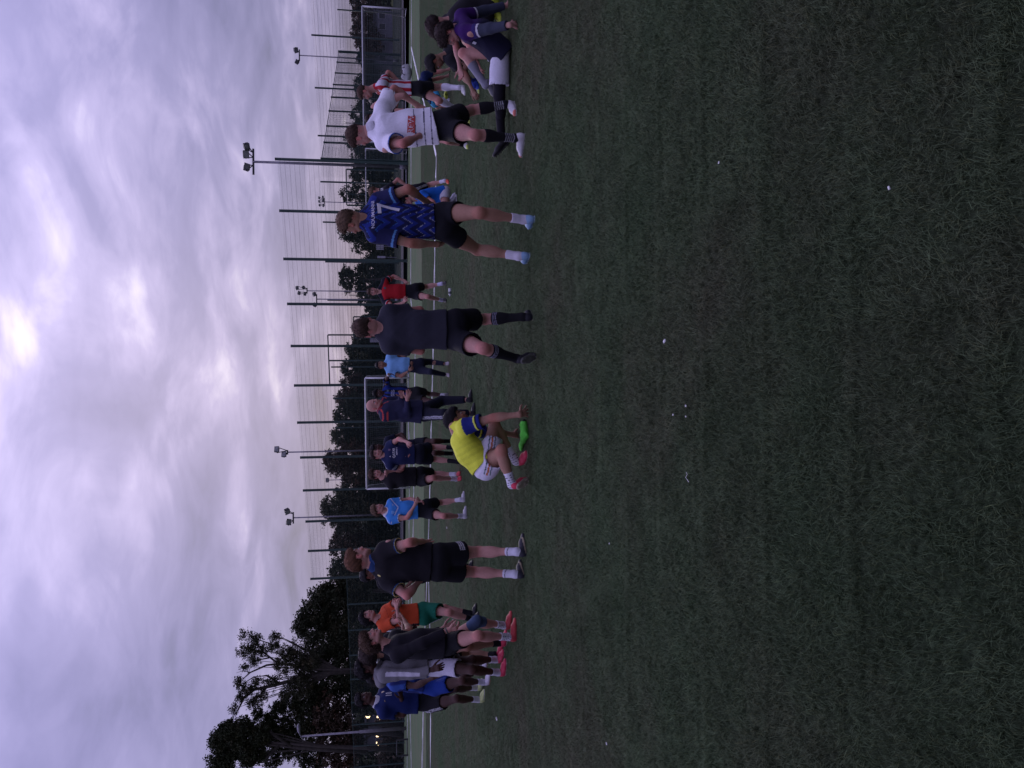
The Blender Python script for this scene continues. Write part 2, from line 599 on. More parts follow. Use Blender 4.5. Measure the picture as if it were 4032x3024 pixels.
    hy = math.radians(s.get('hyaw', s['yaw'])); hp_ = math.radians(s.get('hpit', 0)); hr = math.radians(s.get('hrol', 0))
    hF = np.array([math.sin(hy) * math.cos(hp_), math.cos(hy) * math.cos(hp_), math.sin(hp_)])
    hR = np.array([math.cos(hy), -math.sin(hy), 0]); hU = np.cross(hR, hF)
    hR, hU = hR * math.cos(hr) - hU * math.sin(hr), hU * math.cos(hr) + hR * math.sin(hr)
    k = H ** 0.5 * s.get('hs', 1.0)
    base = np.array([(J['aL'][0] + J['aR'][0]) / 2, (J['aL'][1] + J['aR'][1]) / 2, 0])
    root = empty('person', base, s['lab'], 'person', s.get('group', 'players and coach gathered on the pitch'))
    if s.get('dbg'):
        print(s['n'], 'thigh', [round(float(np.linalg.norm(J['p' + d] - J['k' + d])), 2) for d in 'LR'], 'shin', [round(float(np.linalg.norm(J['a' + d] - J['k' + d])), 2) for d in 'LR'],
              'ua', [round(float(np.linalg.norm(J['s' + d] - J['e' + d])), 2) for d in 'LR'], 'fa', [round(float(np.linalg.norm(J['w' + d] - J['e' + d])), 2) for d in 'LR'],
              'spine', round(float(np.linalg.norm(nk - pel)), 2), 'neck', round(float(np.linalg.norm(hc - nk)), 2), 'Y', round(float(Yg), 1), 'pelz', round(float(pel[2]), 2))
    b = s.get('bulk', 1.0)
    skin = np.array(SKIN[s['skin']]); dark = s['skin'] in ('dark', 'brown')
    # ---- body
    B = []
    B.append((an(pel - SP * .03, ws, (.150 * b * H, .108 * b * H), (.128 * b * H, .095 * b * H), Rp), 0))
    B.append((an(ws, nk - SPu * .12 * H, (.130 * b * H, .098 * b * H), (.160 * b * H, .108 * b * H), Rt), .05))
    B.append((rc(J['sL'], J['sR'], .058 * H, .058 * H), .05))
    nb = nk + SPu * .01; nt_ = hc - hU * .055 * k - hF * .022 * k
    for sd in 'LR':
        B.append((rc(nk + SPu * .045, J['s' + sd] + SPu * .012, .040 * H, .036 * H), .04))
    B.append((rc(nb - SPu * .03, nt_, .062 * H, .055 * k), .035))
    for sd, sg in (('L', -1), ('R', 1)):
        sh, e, w = J['s' + sd], J['e' + sd], J['w' + sd]
        B.append((rc(sh, e, .053 * H * b ** .5, .038 * H), .03))
        ua = nrm(e - sh); fa = nrm(w - e)
        B.append((el(sh * .55 + e * .45 + Ft * .012, (.046 * H, .046 * H, .085 * H), [Rt, nrm(np.cross(ua, Rt)), ua]), .03))
        B.append((rc(e, w, .038 * H, .0255 * H), .02))
        aa = nrm(np.cross(fa, [0.3, 0.4, 0.1]))
        B.append((el(e + fa * .07 * H, (.042 * H, .042 * H, .085 * H), [aa, np.cross(fa, aa), fa]), .03))
        p, kn, a = J['p' + sd], J['k' + sd], J['a' + sd]
        B.append((rc(p, kn, .088 * H * b, .0505 * H), .05))
        th = nrm(kn - p); shn = nrm(a - kn)
        kf = nrm(th - shn + F * .12)                     # front of the knee
        B.append((el(p + (kn - p) * .45 + kf * .012 * H, (.066 * H * b, .066 * H * b, .15 * H), [nrm(np.cross(kf, th)), nrm(np.cross(nrm(np.cross(kf, th)), th)), th]), .04))
        B.append((el(kn + kf * .014 * H, (.040 * H, .034 * H, .045 * H), [nrm(np.cross(kf, shn)), kf, nrm(np.cross(nrm(np.cross(kf, shn)), kf))]), .03))
        B.append((rc(kn, a, .0475 * H, .033 * H), .03))
        lat = nrm(np.cross(shn, kf)); bk = nrm(np.cross(lat, shn))
        if bk @ kf > 0: bk = -bk
        B.append((el(kn + shn * .125 * H + bk * .020 * H, (.056 * H, .047 * H, .120 * H), [lat, bk, shn]), .035))
    body = uni(B)
    V, Fq = polygonise(body, rb)
    def skincol(P):
        c = np.tile(skin, (len(P), 1))
        red = np.array([1.12, .80, .80]) if not dark else np.array([1.05, .9, .9])
        for jn in ('eL', 'eR', 'kL', 'kR'):
            dd = np.linalg.norm(P - J[jn], axis=1)
            c *= 1 + (red - 1) * (1 - S(.03, .10, dd))[:, None]
        return c
    parts = [(V, Fq, skincol(V))]
    # ---- head
    ax = np.array([hR, hF, hU])
    def HP(r, f, u): return hc + (hR * r + hF * f + hU * u) * k
    Hh = [(el(HP(0, -.012, .028), np.array([.074, .098, .092]) * k, ax), 0),
          (el(HP(0, .026, -.040), np.array([.056, .066, .074]) * k, ax), .03),
          (el(HP(0, -.03, -.02), np.array([.066, .068, .065]) * k, ax), .03),
          (el(HP(0, .070, -.094), np.array([.024, .018, .017]) * k, ax), .02),
          (rc(HP(-.034, .052, -.075), HP(-.056, -.002, -.055), .017 * k, .017 * k), .02),
          (rc(HP(.034, .052, -.075), HP(.056, -.002, -.055), .017 * k, .017 * k), .02),
          (el(HP(0, .080, .022), np.array([.048, .012, .010]) * k, ax), .014),
          (el(HP(-.036, .066, -.026), np.array([.020, .018, .018]) * k, ax), .014),
          (el(HP(.036, .066, -.026), np.array([.020, .018, .018]) * k, ax), .014),
          (el(HP(-.031, .094, .002), np.array([.017, .014, .012]) * k, ax), -.010),
          (el(HP(.031, .094, .002), np.array([.017, .014, .012]) * k, ax), -.010),
          (rc(HP(0, .089, .008), HP(0, .108, -.030), .0075 * k, .0115 * k), .010),
          (el(HP(-.012, .096, -.036), np.array([.010, .009, .008]) * k, ax), .006),
          (el(HP(.012, .096, -.036), np.array([.010, .009, .008]) * k, ax), .006),
          (el(HP(0, .090, -.058), np.array([.023, .010, .0065]) * k, ax), .006),
          (el(HP(0, .087, -.071), np.array([.020, .011, .0075]) * k, ax), .006)]
    for sg in (-1, 1):
        eax = np.array([nrm(hR * sg + hF * -.45), nrm(hF + hR * sg * .45), hU])
        Hh.append((el(HP(.077 * sg, -.012, -.006), np.array([.010, .019, .031]) * k, eax), .006))
        Hh.append((el(HP(.084 * sg, -.006, -.004), np.array([.007, .010, .018]) * k, eax), -.004))
    Hh.append((rc(nb, nt_, .058 * H, .054 * k), .03))
    V, Fq = polygonise(uni(Hh), rh)
    q = (V - hc) @ ax.T / k
    c = np.tile(skin, (len(V), 1))
    lip = (np.abs(q[:, 0]) < .024) & (np.abs(q[:, 2] + .064) < .011 - .15 * np.abs(q[:, 0])) & (q[:, 1] > .075)
    c[lip] = skin * np.array([.95, .52, .55])
    mouth = (np.abs(q[:, 0]) < .022) & (np.abs(q[:, 2] + .0645) < .0026) & (q[:, 1] > .075)
    c[mouth] = skin * .25
    hcol = np.array(HAIRC[s.get('hc', 'brown')])
    browm = (np.abs(np.abs(q[:, 0]) - .034) < .021) & (np.abs(q[:, 2] - .026 + .10 * np.abs(np.abs(q[:, 0]) - .034)) < .0055) & (q[:, 1] > .05)
    if s.get('hair') != 'bald': c[browm] = hcol * .9 + skin * .12
    cheek = 1 - S(.01, .035, np.linalg.norm(np.abs(q) * [1, 1, 0] + q * [0, 0, 1] - [.042, .07, -.032], axis=1))
    c *= 1 + (np.array([1.12, .82, .84]) - 1) * cheek[:, None]
    ear = (np.abs(q[:, 0]) > .074) & (q[:, 2] < .04)
    c[ear] *= [1.15, .78, .78]
    if s.get('beard'):
        bm = (q[:, 2] < -.045) & (q[:, 1] > .0) & ~lip | ((q[:, 2] < -.05) & (q[:, 1] > .02) & (np.abs(q[:, 0]) < .06)) & ~lip
        c[bm] = c[bm] * (1 - s['beard']) + hcol * s['beard']
    parts.append((V, Fq, c))
    for sd in 'LR':
        if s[sd].get('nohand'): continue
        hpz = hand_prims(J['w' + sd], J['h' + sd], J['t' + sd], s[sd].get('cu', 0.35), H, s[sd].get('spr', .10), 1 if sd == 'R' else -1)
        wr_ = uni([(hpz, 0), (rc(J['w' + sd] - nrm(J['w' + sd] - J['e' + sd]) * .05, J['w' + sd], .0285 * H, .0265 * H), .02)])
        # hpz has a box of its own
        V, Fq = polygonise(wr_, rha)
        cc = np.tile(skin, (len(V), 1))
        dfin = (V - J['w' + sd]) @ nrm(J['h' + sd])
        cc *= 1 + (np.array([1.06, .86, .86]) - 1) * S(.08, .15, dfin)[:, None]
        parts.append((V, Fq, cc))
    V, Fq, C = join(parts)
    link('body', mesh_np('body', V, Fq, True, C), root, [MT['skin']])
    # ---- eyes
    if not s.get('hidden') and s.get('eyes', True):
        for sg in (-1, 1):
            V, Fq = polygonise(el(HP(.031 * sg, .0795, .001), np.array([.0125, .0110, .0085]) * k, ax), .0035)
            qq = (V - hc) @ ax.T / k
            cc = np.tile([.45, .42, .42], (len(V), 1))
            cc[np.hypot(qq[:, 0] - .031 * sg, qq[:, 2] - .001) < .0062] = (.02, .014, .012)
            cc[qq[:, 2] > .0045] = skin * .55
            link('eye', mesh_np('eye', V, Fq, True, cc), root, [MT['shoe']])
    # ---- hair
    hs = s.get('hair', 'short')
    if hs != 'bald':
        tk, amp, fr, fq, back, frn = dict(short=(.007, .004, .010, 60, -.062, .056), crop=(.004, .002, .003, 70, -.055, .060), curly=(.019, .011, .015, 46, -.060, .050),
                           afro=(.024, .006, .010, 60, -.055, .050), mop=(.018, .009, .020, 38, -.075, .044), mullet=(.020, .010, .012, 42, -.130, .048),
                           quiff=(.016, .008, .024, 40, -.058, .058), twist=(.020, .010, .014, 50, -.070, .048))[hs]
        g1 = el(HP(0, -.014, .030), (np.array([.077, .100, .094]) + tk) * k, ax)
        pr = [(g1, 0), (el(HP(0, .045, .075), (np.array([.055, .045, .035]) + fr) * k, ax), .03)]
        if back < -.10:
            pr.append((rc(HP(0, -.085, -.03), HP(0, -.10, -.115), .055 * k, .035 * k), .04))
        if hs in ('mop',):
            pr.append((el(HP(0, -.05, -.01), np.array([.092, .080, .085]) * k, ax), .04))
        g = uni(pr)
        def hairf(P):
            q = (P - hc) @ ax.T / k
            n = 0
            for i in range(6):
                n = n + np.sin(P @ _WK[i] * fq * (1 + .35 * i) + 2.1 * i + np.sin(P @ _WK[(i + 3) % 8] * fq * .6) * 1.5) / (1 + .4 * i)
            d = g(P) - n * amp * .38 * k
            um = back + (frn - back) * S(-.055, .062, q[:, 1] + (.010 * np.sin(q[:, 0] * 160)))
            # round the ears, and hold the line of the temple back
            um = np.maximum(um, np.where((np.abs(q[:, 1] + .008) < .026), .026 if back > -.1 else -.02, -1))
            cutd = (um - q[:, 2]) * k * .8
            return np.maximum(d, cutd)
        hairf.box = g.box
        V, Fq = polygonise(hairf, rh * .95, .03)
        nn = vnormals(V, Fq)
        n = np.sin(V @ _WK[1] * 190) * np.sin(V @ _WK[4] * 160 + 1)
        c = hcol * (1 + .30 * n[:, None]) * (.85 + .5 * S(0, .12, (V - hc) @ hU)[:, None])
        if s.get('tips'):
            c = mixa(c, np.tile(np.array(s['tips']), (len(V), 1)), S(.02, .12, (V - hc) @ hU) * .7)
        # loose strands
        ns = int((2600 if near else 1100) * s.get('strand', 1))
        if s.get('hidden'): ns = 300
        pick = RNG.integers(0, len(V), ns)
        q = (V[pick] - hc) @ ax.T / k
        pick = pick[q[:, 2] > back + .02]
        P0 = V[pick] - nn[pick] * .003; ns = len(pick)
        lenS = {'short': .013, 'crop': .006, 'curly': .018, 'afro': .010, 'mop': .026, 'mullet': .026, 'quiff': .020, 'twist': .020}[hs]
        d = nn[pick] * RNG.uniform(.3, .9, (ns, 1)) + RNG.normal(0, .35, (ns, 3)) - hU * .35 + hF * .25 * (hs in ('short', 'quiff', 'mop'))
        d /= np.linalg.norm(d, axis=1, keepdims=True)
        sd_ = np.cross(d, RNG.normal(size=(ns, 3))); sd_ /= np.linalg.norm(sd_, axis=1, keepdims=True)
        Ls = lenS * RNG.uniform(.5, 1.2, (ns, 1)); wd = .0022 if near else .0035
        mid_ = P0 + d * Ls * .55 + nn[pick] * .002
        tip_ = P0 + d * Ls - hU * Ls * .25
        Vs = np.concatenate([V, P0 - sd_ * wd, P0 + sd_ * wd, mid_ + sd_ * wd * .7, mid_ - sd_ * wd * .7, tip_])
        o = len(V); a_ = np.arange(ns)
        Fs = np.concatenate([Fq, np.stack([o + a_, o + ns + a_, o + 2 * ns + a_, o + 3 * ns + a_], 1)])
        Ts = np.stack([o + 3 * ns + a_, o + 2 * ns + a_, o + 4 * ns + a_], 1)
        cs = np.tile(c[pick] * RNG.uniform(.75, 1.2, (ns, 1)), (5, 1))
        link('hair', mesh_np('hair', Vs, Fs, True, np.concatenate([c, cs]), Ts), root, [MT['hair']])
    # ---- shirt
    T = s['top']; ln = T.get('loose', 1.0); hem = T.get('hem', .60) * H
    amp = T.get('fold', .011) * (1 if near else 1.2)
    axis_dn = -nrm(nk - ws)
    lw = T.get('w', 1.0)
    ext = pel + (pel - ws) * T.get('ext', .45)
    ring = [(an(ext, ws, (.186 * b * lw * ln * H, .140 * b * ln * H), (.160 * b * lw * ln * H, .124 * b * ln * H), Rp), 0),
            (an(ws, nk - SPu * .13 * H, (.160 * b * lw * ln * H, .124 * b * ln * H), (.178 * b * H, .125 * b * H), Rt), .06),
            (rc(J['sL'], J['sR'], .070 * H, .070 * H), .05)]
    for sd in 'LR':
        ring.append((rc(nk + SPu * .040, J['s' + sd] + SPu * .012, .050 * H, .050 * H), .04))
    tor = uni(ring)
    total = np.linalg.norm(nk - ws) + np.linalg.norm(ws - pel)
    # hem plane
    l1 = np.linalg.norm(nk - ws)
    if hem < l1: hp0 = nk + (ws - nk) / l1 * hem; hn = nrm(ws - nk)
    else: hn = nrm(pel - ws); hp0 = ws + hn * (hem - l1)
    if 'hemt' in T: hn = nrm(hn + R * T['hemt'])
    tor = cutp(tor, hp0, hn)
    neckc = rc(nk + SPu * .035 - SPu * .02, nk + SPu * .22 + (hc - nk) * .3, .066 * H, .075 * H)
    sl = {}
    for sd in 'LR':
        sh, e, w = J['s' + sd], J['e' + sd], J['w' + sd]
        fr_ = T.get('slv', .62)
        if fr_ <= 1:
            f_ = rc(sh, e, .071 * H * ln ** .5, .074 * H * ln * T.get('sw', 1)); pe = sh + (e - sh) * fr_
            sl[sd] = (cutp(f_, pe, e - sh), sh, nrm(e - sh), fr_ * np.linalg.norm(e - sh))
        else:
            f_ = uni([(rc(sh, e, .068 * H * ln ** .5, .056 * H * ln ** .5), 0), (rc(e, w, .054 * H * ln ** .5, .042 * H * ln ** .5), .03)])
            pe = e + (w - e) * (fr_ - 1)
            sl[sd] = (cutp(f_, pe, w - e), sh, nrm(e - sh), fr_ * np.linalg.norm(e - sh))
    ph = sum(ord(c_) for c_ in s['n']) * 1.3
    und = [(g_, k_) for g_, k_ in B[:5]]
    for sd in 'LR':
        und.append((rc(J['s' + sd], J['s' + sd] * .6 + J['e' + sd] * .4, .062 * H * b ** .5, .054 * H), .05))
    cuffs = []
    for sd in 'LR':
        sh, e, w = J['s' + sd], J['e' + sd], J['w' + sd]
        if fr_ <= 1:
            dr = nrm(e - sh); pe = sh + (e - sh) * fr_; ro = .0725 * H * ln ** .5
            und.append((cutp(rc(sh, e, .053 * H * b ** .5, .040 * H), pe, e - sh), .03))
            Rh = (.071 * ln ** .5 + (.074 * ln * T.get('sw', 1) - .071 * ln ** .5) * fr_) * H - .012
            cuffs.append(rc(pe - dr * .07, pe, .050 * H, Rh)); cuffs.append(rc(pe, pe + dr * .08, Rh, Rh * 1.05))
            und.append((el(sh * .55 + e * .45 + Ft * .012, (.046 * H, .046 * H, .085 * H), [Rt, nrm(np.cross(nrm(e - sh), Rt)), nrm(e - sh)]), .03)) if fr_ > .95 else None
        else:
            dr = nrm(w - e); pe = e + (w - e) * (fr_ - 1)
            und.append((rc(sh, e, .053 * H * b ** .5, .040 * H), .03))
    under = uni(und)
    def shirt(P):
        d = tor(P)
        for sd in 'LR':
            d = smin(d, sl[sd][0](P), .045)
        d = d - wrin(P, T.get('ws', 1.0), ph) * amp
        d = np.minimum(d, under(P) - .0135)
        d = np.maximum(d, -neckc(P))
        for g_ in cuffs:
            d = np.maximum(d, -g_(P))
        return np.maximum(d, (P - hp0) @ hn - .001)
    bx = [tor.box, sl['L'][0].box, sl['R'][0].box]
    shirt.box = (np.min([x[0] for x in bx], 0), np.max([x[1] for x in bx], 0))
    V, Fq = polygonise(shirt, rcl if not T.get('fine') else rcl * .8, .03)
    def ctx(P):
        tl = (P - nk) @ Rt; td = -(P - nk) @ SP; tf = (P - (ws + nk) / 2) @ Ft
        dT = tor(P); dS = {sd: sl[sd][0](P) for sd in 'LR'}
        best = np.minimum(dS['L'], dS['R'])
        slv = best < dT - .004
        isL = dS['L'] < dS['R']
        st = np.where(isL, sl['L'][3] - (P - sl['L'][1]) @ sl['L'][2], sl['R'][3] - (P - sl['R'][1]) @ sl['R'][2])
        sa = np.where(isL, (P - sl['L'][1]) @ sl['L'][2], (P - sl['R'][1]) @ sl['R'][2])
        return dict(tl=tl / H, td=td / H, tf=tf / H, slv=slv, L=isL, st=st, sa=sa, hem=-(P - hp0) @ hn, ang=np.arctan2(tl, tf),
                    nk=np.linalg.norm(P - nk - SPu * .03, axis=1), n=len(P), P=P)
    C = T['col'](ctx(V)) if callable(T['col']) else np.tile(T['col'], (len(V), 1))
    sho = link(T.get('name', 'shirt'), mesh_np('shirt', V, Fq, True, C), root, [MT['cloth']])
    # prints laid on the cloth
    if T.get('prints'):
        tris = []
        bv = BVHTree.FromPolygons([tuple(x) for x in V], [tuple(x) for x in Fq])
        for kind, txt, cx, cy, hgt, side, colr, *more in T['prints']:
            stretch = more[0] if more else 1.0
            lay_print(kind, txt, nk, Rt, SP, Ft, cx * H, cy * H, hgt, side, colr, bv, sho, stretch, more[1] if len(more) > 1 else 0)
    # ---- shorts or trousers
    Bt = s['bot']; lt = Bt.get('len', .62); wd = Bt.get('w', 1.0)
    top = pel + (ws - pel) * .55
    pv = an(pel - UP * .0, top, (.168 * b * H * (.5 + .5 * wd), .128 * b * H), (.150 * b * H, .112 * b * H), Rp)
    pr = [(pv, 0)]
    for sd in 'LR':
        p, kn, a = J['p' + sd], J['k' + sd], J['a' + sd]
        if lt <= 1:
            f_ = cutp(rc(p, kn, .098 * H * b, .102 * H * wd * (.5 + .5 * b)), p + (kn - p) * Bt.get('len' + sd, lt), kn - p)
        else:
            f_ = uni([(rc(p, kn, .096 * H * b, .074 * H * wd), 0), (rc(kn, a, .072 * H * wd, .052 * H * wd), .03)])
            f_ = cutp(f_, kn + (a - kn) * (lt - 1), a - kn)
        pr.append((f_, .045 if lt <= 1 else .03))
    g0 = uni(pr)
    un2 = [(an(pel - SP * .03, ws, (.150 * b * H, .108 * b * H), (.128 * b * H, .095 * b * H), Rp), 0)]; holes = []
    for sd in 'LR':
        p, kn, a = J['p' + sd], J['k' + sd], J['a' + sd]
        th = nrm(kn - p)
        if lt <= 1:
            l_ = Bt.get('len' + sd, lt)
            un2.append((cutp(rc(p, kn, .092 * H * b, .060 * H), p + (kn - p) * l_, kn - p), .05))
            pe = p + (kn - p) * l_; ro = .098 * H * wd * (.5 + .5 * b)
            Rh = (.098 * b + (.102 * wd * (.5 + .5 * b) - .098 * b) * l_) * H - .012
            holes.append(rc(pe - th * .07, pe, Rh * .80, Rh)); holes.append(rc(pe, pe + th * .10, Rh, Rh * 1.05))
        else:
            un2.append((rc(p, kn, .090 * H * b, .056 * H), .05)); un2.append((cutp(rc(kn, a, .056 * H, .040 * H), kn + (a - kn) * (lt - 1), a - kn), .03))
    und2 = uni(un2)
    topc = top + (ws - pel) * .35
    def sho_f(P):
        d = g0(P) - wrin(P, .9, ph + 4) * Bt.get('fold', .010)
        d = np.minimum(d, und2(P) - .007)
        for g_ in holes:
            d = np.maximum(d, -g_(P))
        return np.maximum(d, (P - topc) @ nrm(ws - pel))
    sho_f.box = g0.box
    V, Fq = polygonise(sho_f, rcl, .03)
    def bctx(P):
        o = {}
        dl = {sd: np.linalg.norm(np.cross(P - J['p' + sd], nrm(J['k' + sd] - J['p' + sd])), axis=1) for sd in 'LR'}
        isL = ((P - pel) @ Rp) < 0
        hemd = np.where(isL, np.linalg.norm(J['kL'] - J['pL']) * lt - (P - J['pL']) @ nrm(J['kL'] - J['pL']), np.linalg.norm(J['kR'] - J['pR']) * lt - (P - J['pR']) @ nrm(J['kR'] - J['pR']))
        Fl = np.where(isL[:, None], nrm(np.cross(Rp, J['pL'] - J['kL']))[None] * 1.0, nrm(np.cross(Rp, J['pR'] - J['kR']))[None])
        cen = np.where(isL[:, None], J['pL'][None], J['pR'][None])
        axl = np.where(isL[:, None], nrm(J['kL'] - J['pL'])[None], nrm(J['kR'] - J['pR'])[None])
        qv = P - cen
        qv = qv - (qv * axl).sum(1)[:, None] * axl
        out = (qv @ Rp) * np.where(isL, -1, 1)
        fw = (qv * Fl).sum(1)
        return dict(L=isL, hem=hemd, out=out, fw=fw, n=len(P), P=P, low=(J['pL'][2] + J['pR'][2]) / 2 - P[:, 2], pel=pel, ang=np.arctan2(fw, out))
    C = Bt['col'](bctx(V)) if callable(Bt['col']) else np.tile(Bt['col'], (len(V), 1))
    link(Bt.get('name', 'shorts'), mesh_np('shorts', V, Fq, True, C), root, [MT['cloth']])
    # ---- socks, extras, shoes
    for sd in 'LR':
        q = s[sd]
        kn, a = J['k' + sd], J['a' + sd]; h, fd, nn = J['f' + sd]
        sk = q.get('sock', s.get('sock'))
        if sk:
            t0, colr = sk[0], sk[1]
            st_ = a + (kn - a) * t0
            shn = nrm(a - kn); kf = nrm(nrm(kn - J['p' + sd]) - shn + F * .12); lat = nrm(np.cross(shn, kf)); bk = nrm(np.cross(lat, shn))
            if bk @ kf > 0: bk = -bk
            g = uni([(rc(kn, a, .0525 * H, .0385 * H), 0), (el(kn + shn * .125 * H + bk * .020 * H, (.061 * H, .052 * H, .125 * H), [lat, bk, shn]), .03),
                     (rc(a, h + fd * .05 * H + nn * .05 * H, .040 * H, .036 * H), .02)])
            g = cutp(g, st_, kn - a)
            if not t0 < .35 and t0 < 1.1:
                pass
            def sf(P, g=g): return g(P) - wrin(P, 2.4, ph) * .004
            sf.box = (np.minimum(g.box[0], 9e9), g.box[1])
            lo = np.minimum(np.minimum(st_, a), h) - .09; hi = np.maximum(np.maximum(st_, a), h) + .09
            sf.box = (lo, hi)
            V, Fq = polygonise(sf, rcl * .75, .0)
            tt = (V - a) @ nrm(kn - a)
            if callable(colr): C = colr(tt, np.linalg.norm(st_ - a), V, (V - a) @ lat, (V - a) @ kf)
            else: C = np.tile(colr, (len(V), 1))
            link('sock', mesh_np('sock', V, Fq, True, C), root, [MT['cloth']])
        sc_ = q.get('shoe', s['shoe'])
        lat = nrm(np.cross(fd, nn)); z = nn
        def FP(x, y, u): return h + fd * x * H + lat * y * H + z * u * H
        up_ = uni([(an(FP(.050, 0, .045), FP(.165, 0, .040), (.033 * H, .042 * H), (.044 * H, .036 * H), lat, .04 * H), 0),
                   (an(FP(.150, 0, .036), FP(.232, 0, .027), (.045 * H, .032 * H), (.036 * H, .021 * H), lat, .032 * H), .02),
                   (cutp(rc(FP(.055, 0, .07), a + nrm(kn - a) * .012, .038 * H, .037 * H), a + nrm(kn - a) * .004, nrm(nrm(kn - a) * .9 + fd * .35)), .02)])
        up_ = cutp(up_, FP(0, 0, .012), -z)
        V, Fq = polygonise(up_, rcl * .72, .005)
        x = (V - h) @ fd / H; y = (V - h) @ lat / H; u = (V - h) @ z / H
        C = np.tile(np.array(sc_[0], float), (len(V), 1))
        if len(sc_) > 2 and sc_[2] is not None:
            C = sc_[2](x, y, u, C)
        lace = (np.abs(y) < .017) & (x > .085) & (x < .17) & (u > .05) & (np.sin(x * 420) > .35)
        C[lace] = sc_[3] if len(sc_) > 3 else np.array(sc_[0]) * .35
        shoe = link('shoe', mesh_np('shoe', V, Fq, True, C), root, [MT['shoe']])
        sp = [(an(FP(.042, 0, .008), FP(.16, 0, .008), (.034 * H, .011 * H), (.047 * H, .011 * H), lat, .036 * H), 0),
              (an(FP(.15, 0, .008), FP(.236, 0, .012), (.047 * H, .011 * H), (.036 * H, .010 * H), lat, .030 * H), .012)]
        if near:
            for xx, yy in ((.03, .018), (.03, -.018), (.062, .02), (.062, -.02), (.17, .03), (.17, -.03), (.205, .026), (.205, -.026), (.235, 0)):
                sp.append((rc(FP(xx, yy, .0), FP(xx, yy, -.010), .008 * H, .005 * H), .004))
        V, Fq = polygonise(uni(sp), rcl * .72, .005)
        link('sole', mesh_np('sole', V, Fq, True, np.tile(sc_[1], (len(V), 1))), shoe, [MT['shoe']])
    for fn in s.get('extra', []):
        fn(J, root, s, dict(F=F, R=R, UP=UP, H=H, nk=nk, pel=pel, ws=ws, hc=hc, hR=hR, hF=hF, hU=hU, SP=SP, Rt=Rt, Ft=Ft, rcl=rcl))
    return root

FONT = None
def text_mesh(txt):
    cu = bpy.data.curves.new('print_text', 'FONT')
    cu.body = txt; cu.align_x = 'CENTER'; cu.align_y = 'CENTER'; cu.size = 1.0; cu.offset = 0.012
    o = bpy.data.objects.new('print_text', cu); COL.objects.link(o)
    dg = bpy.context.evaluated_depsgraph_get(); dg.update()
    me = bpy.data.meshes.new_from_object(o.evaluated_get(dg))
    bpy.data.objects.remove(o); bpy.data.curves.remove(cu)
    return me
def lay_print(kind, txt, nk, Rt, SP, Ft, cx, cy, hgt, side, colr, bv, parent, stretch=1.0, rot=0):
    """flat print pressed onto the shirt: side +1 chest, -1 back, 'S' any direction vector"""
    import bmesh
    if kind == 'text':
        me = text_mesh(txt)
        bm = bmesh.new(); bm.from_mesh(me); bpy.data.meshes.remove(me)
        ys = [v.co.y for v in bm.verts]; h0 = max(ys) - min(ys); my = (max(ys) + min(ys)) / 2
        for v in bm.verts: v.co = Vector((v.co.x / h0 * stretch, (v.co.y - my) / h0, 0))
    else:
        bm = bmesh.new()
        vs = [bm.verts.new((x, y, 0)) for x, y in txt]
        bm.faces.new(vs)
    bmesh.ops.triangulate(bm, faces=bm.faces[:])
    for _ in range(3 if kind == 'text' else 4):
        le = [e for e in bm.edges if e.calc_length() * hgt > .02]
        if not le: break
        bmesh.ops.subdivide_edges(bm, edges=le, cuts=1)
        bmesh.ops.triangulate(bm, faces=bm.faces[:])
    if isinstance(side, (int, float)):
        nrmv = nrm(Ft * side); right = nrm(np.cross(-nrmv, SP)) * -1
        right = nrm(np.cross(SP, nrmv))
        upv = SP
    else:
        nrmv = nrm(side); right = nrm(np.cross(SP, nrmv)); upv = nrm(np.cross(nrmv, right))
    org = nk + right * cx - SP * cy
    V = []
    cr, sr = math.cos(rot), math.sin(rot)
    for v in bm.verts:
        x, y = v.co.x * cr - v.co.y * sr, v.co.x * sr + v.co.y * cr
        p = org + right * x * hgt + upv * y * hgt
        o = Vector(p + nrmv * .35)
        hit = bv.ray_cast(o, Vector(-nrmv), 1.0)
        q = np.array(hit[0]) + nrmv * .003 if hit[0] is not None else p
        V.append(q)
    Tn = [[v.index for v in f.verts] for f in bm.faces]
    bm.free()
    me = bpy.data.meshes.new('print')
    me.from_pydata([tuple(v) for v in V], [], Tn)
    o = link({'text': 'lettering', 'poly': 'badge'}.get(kind, kind), me, parent, [pmat(colr)])
    return o
_PM = {}
def pmat(c):
    c = tuple(c)
    if c not in _PM:
        _PM[c] = mat('print_ink', c, .6, noise_amt=.08, nscale=60)
    return _PM[c]
# ------------------------------------------------------------------ the ground
def sheet(name, pts, z, m, label=None, kind='structure', **kw):
    me = bpy.data.meshes.new(name)
    me.from_pydata([(x, y, z) for x, y in pts], [], [list(range(len(pts)))])
    o = link(name, me, None, [m])
    return tag(o, label, kind=kind)

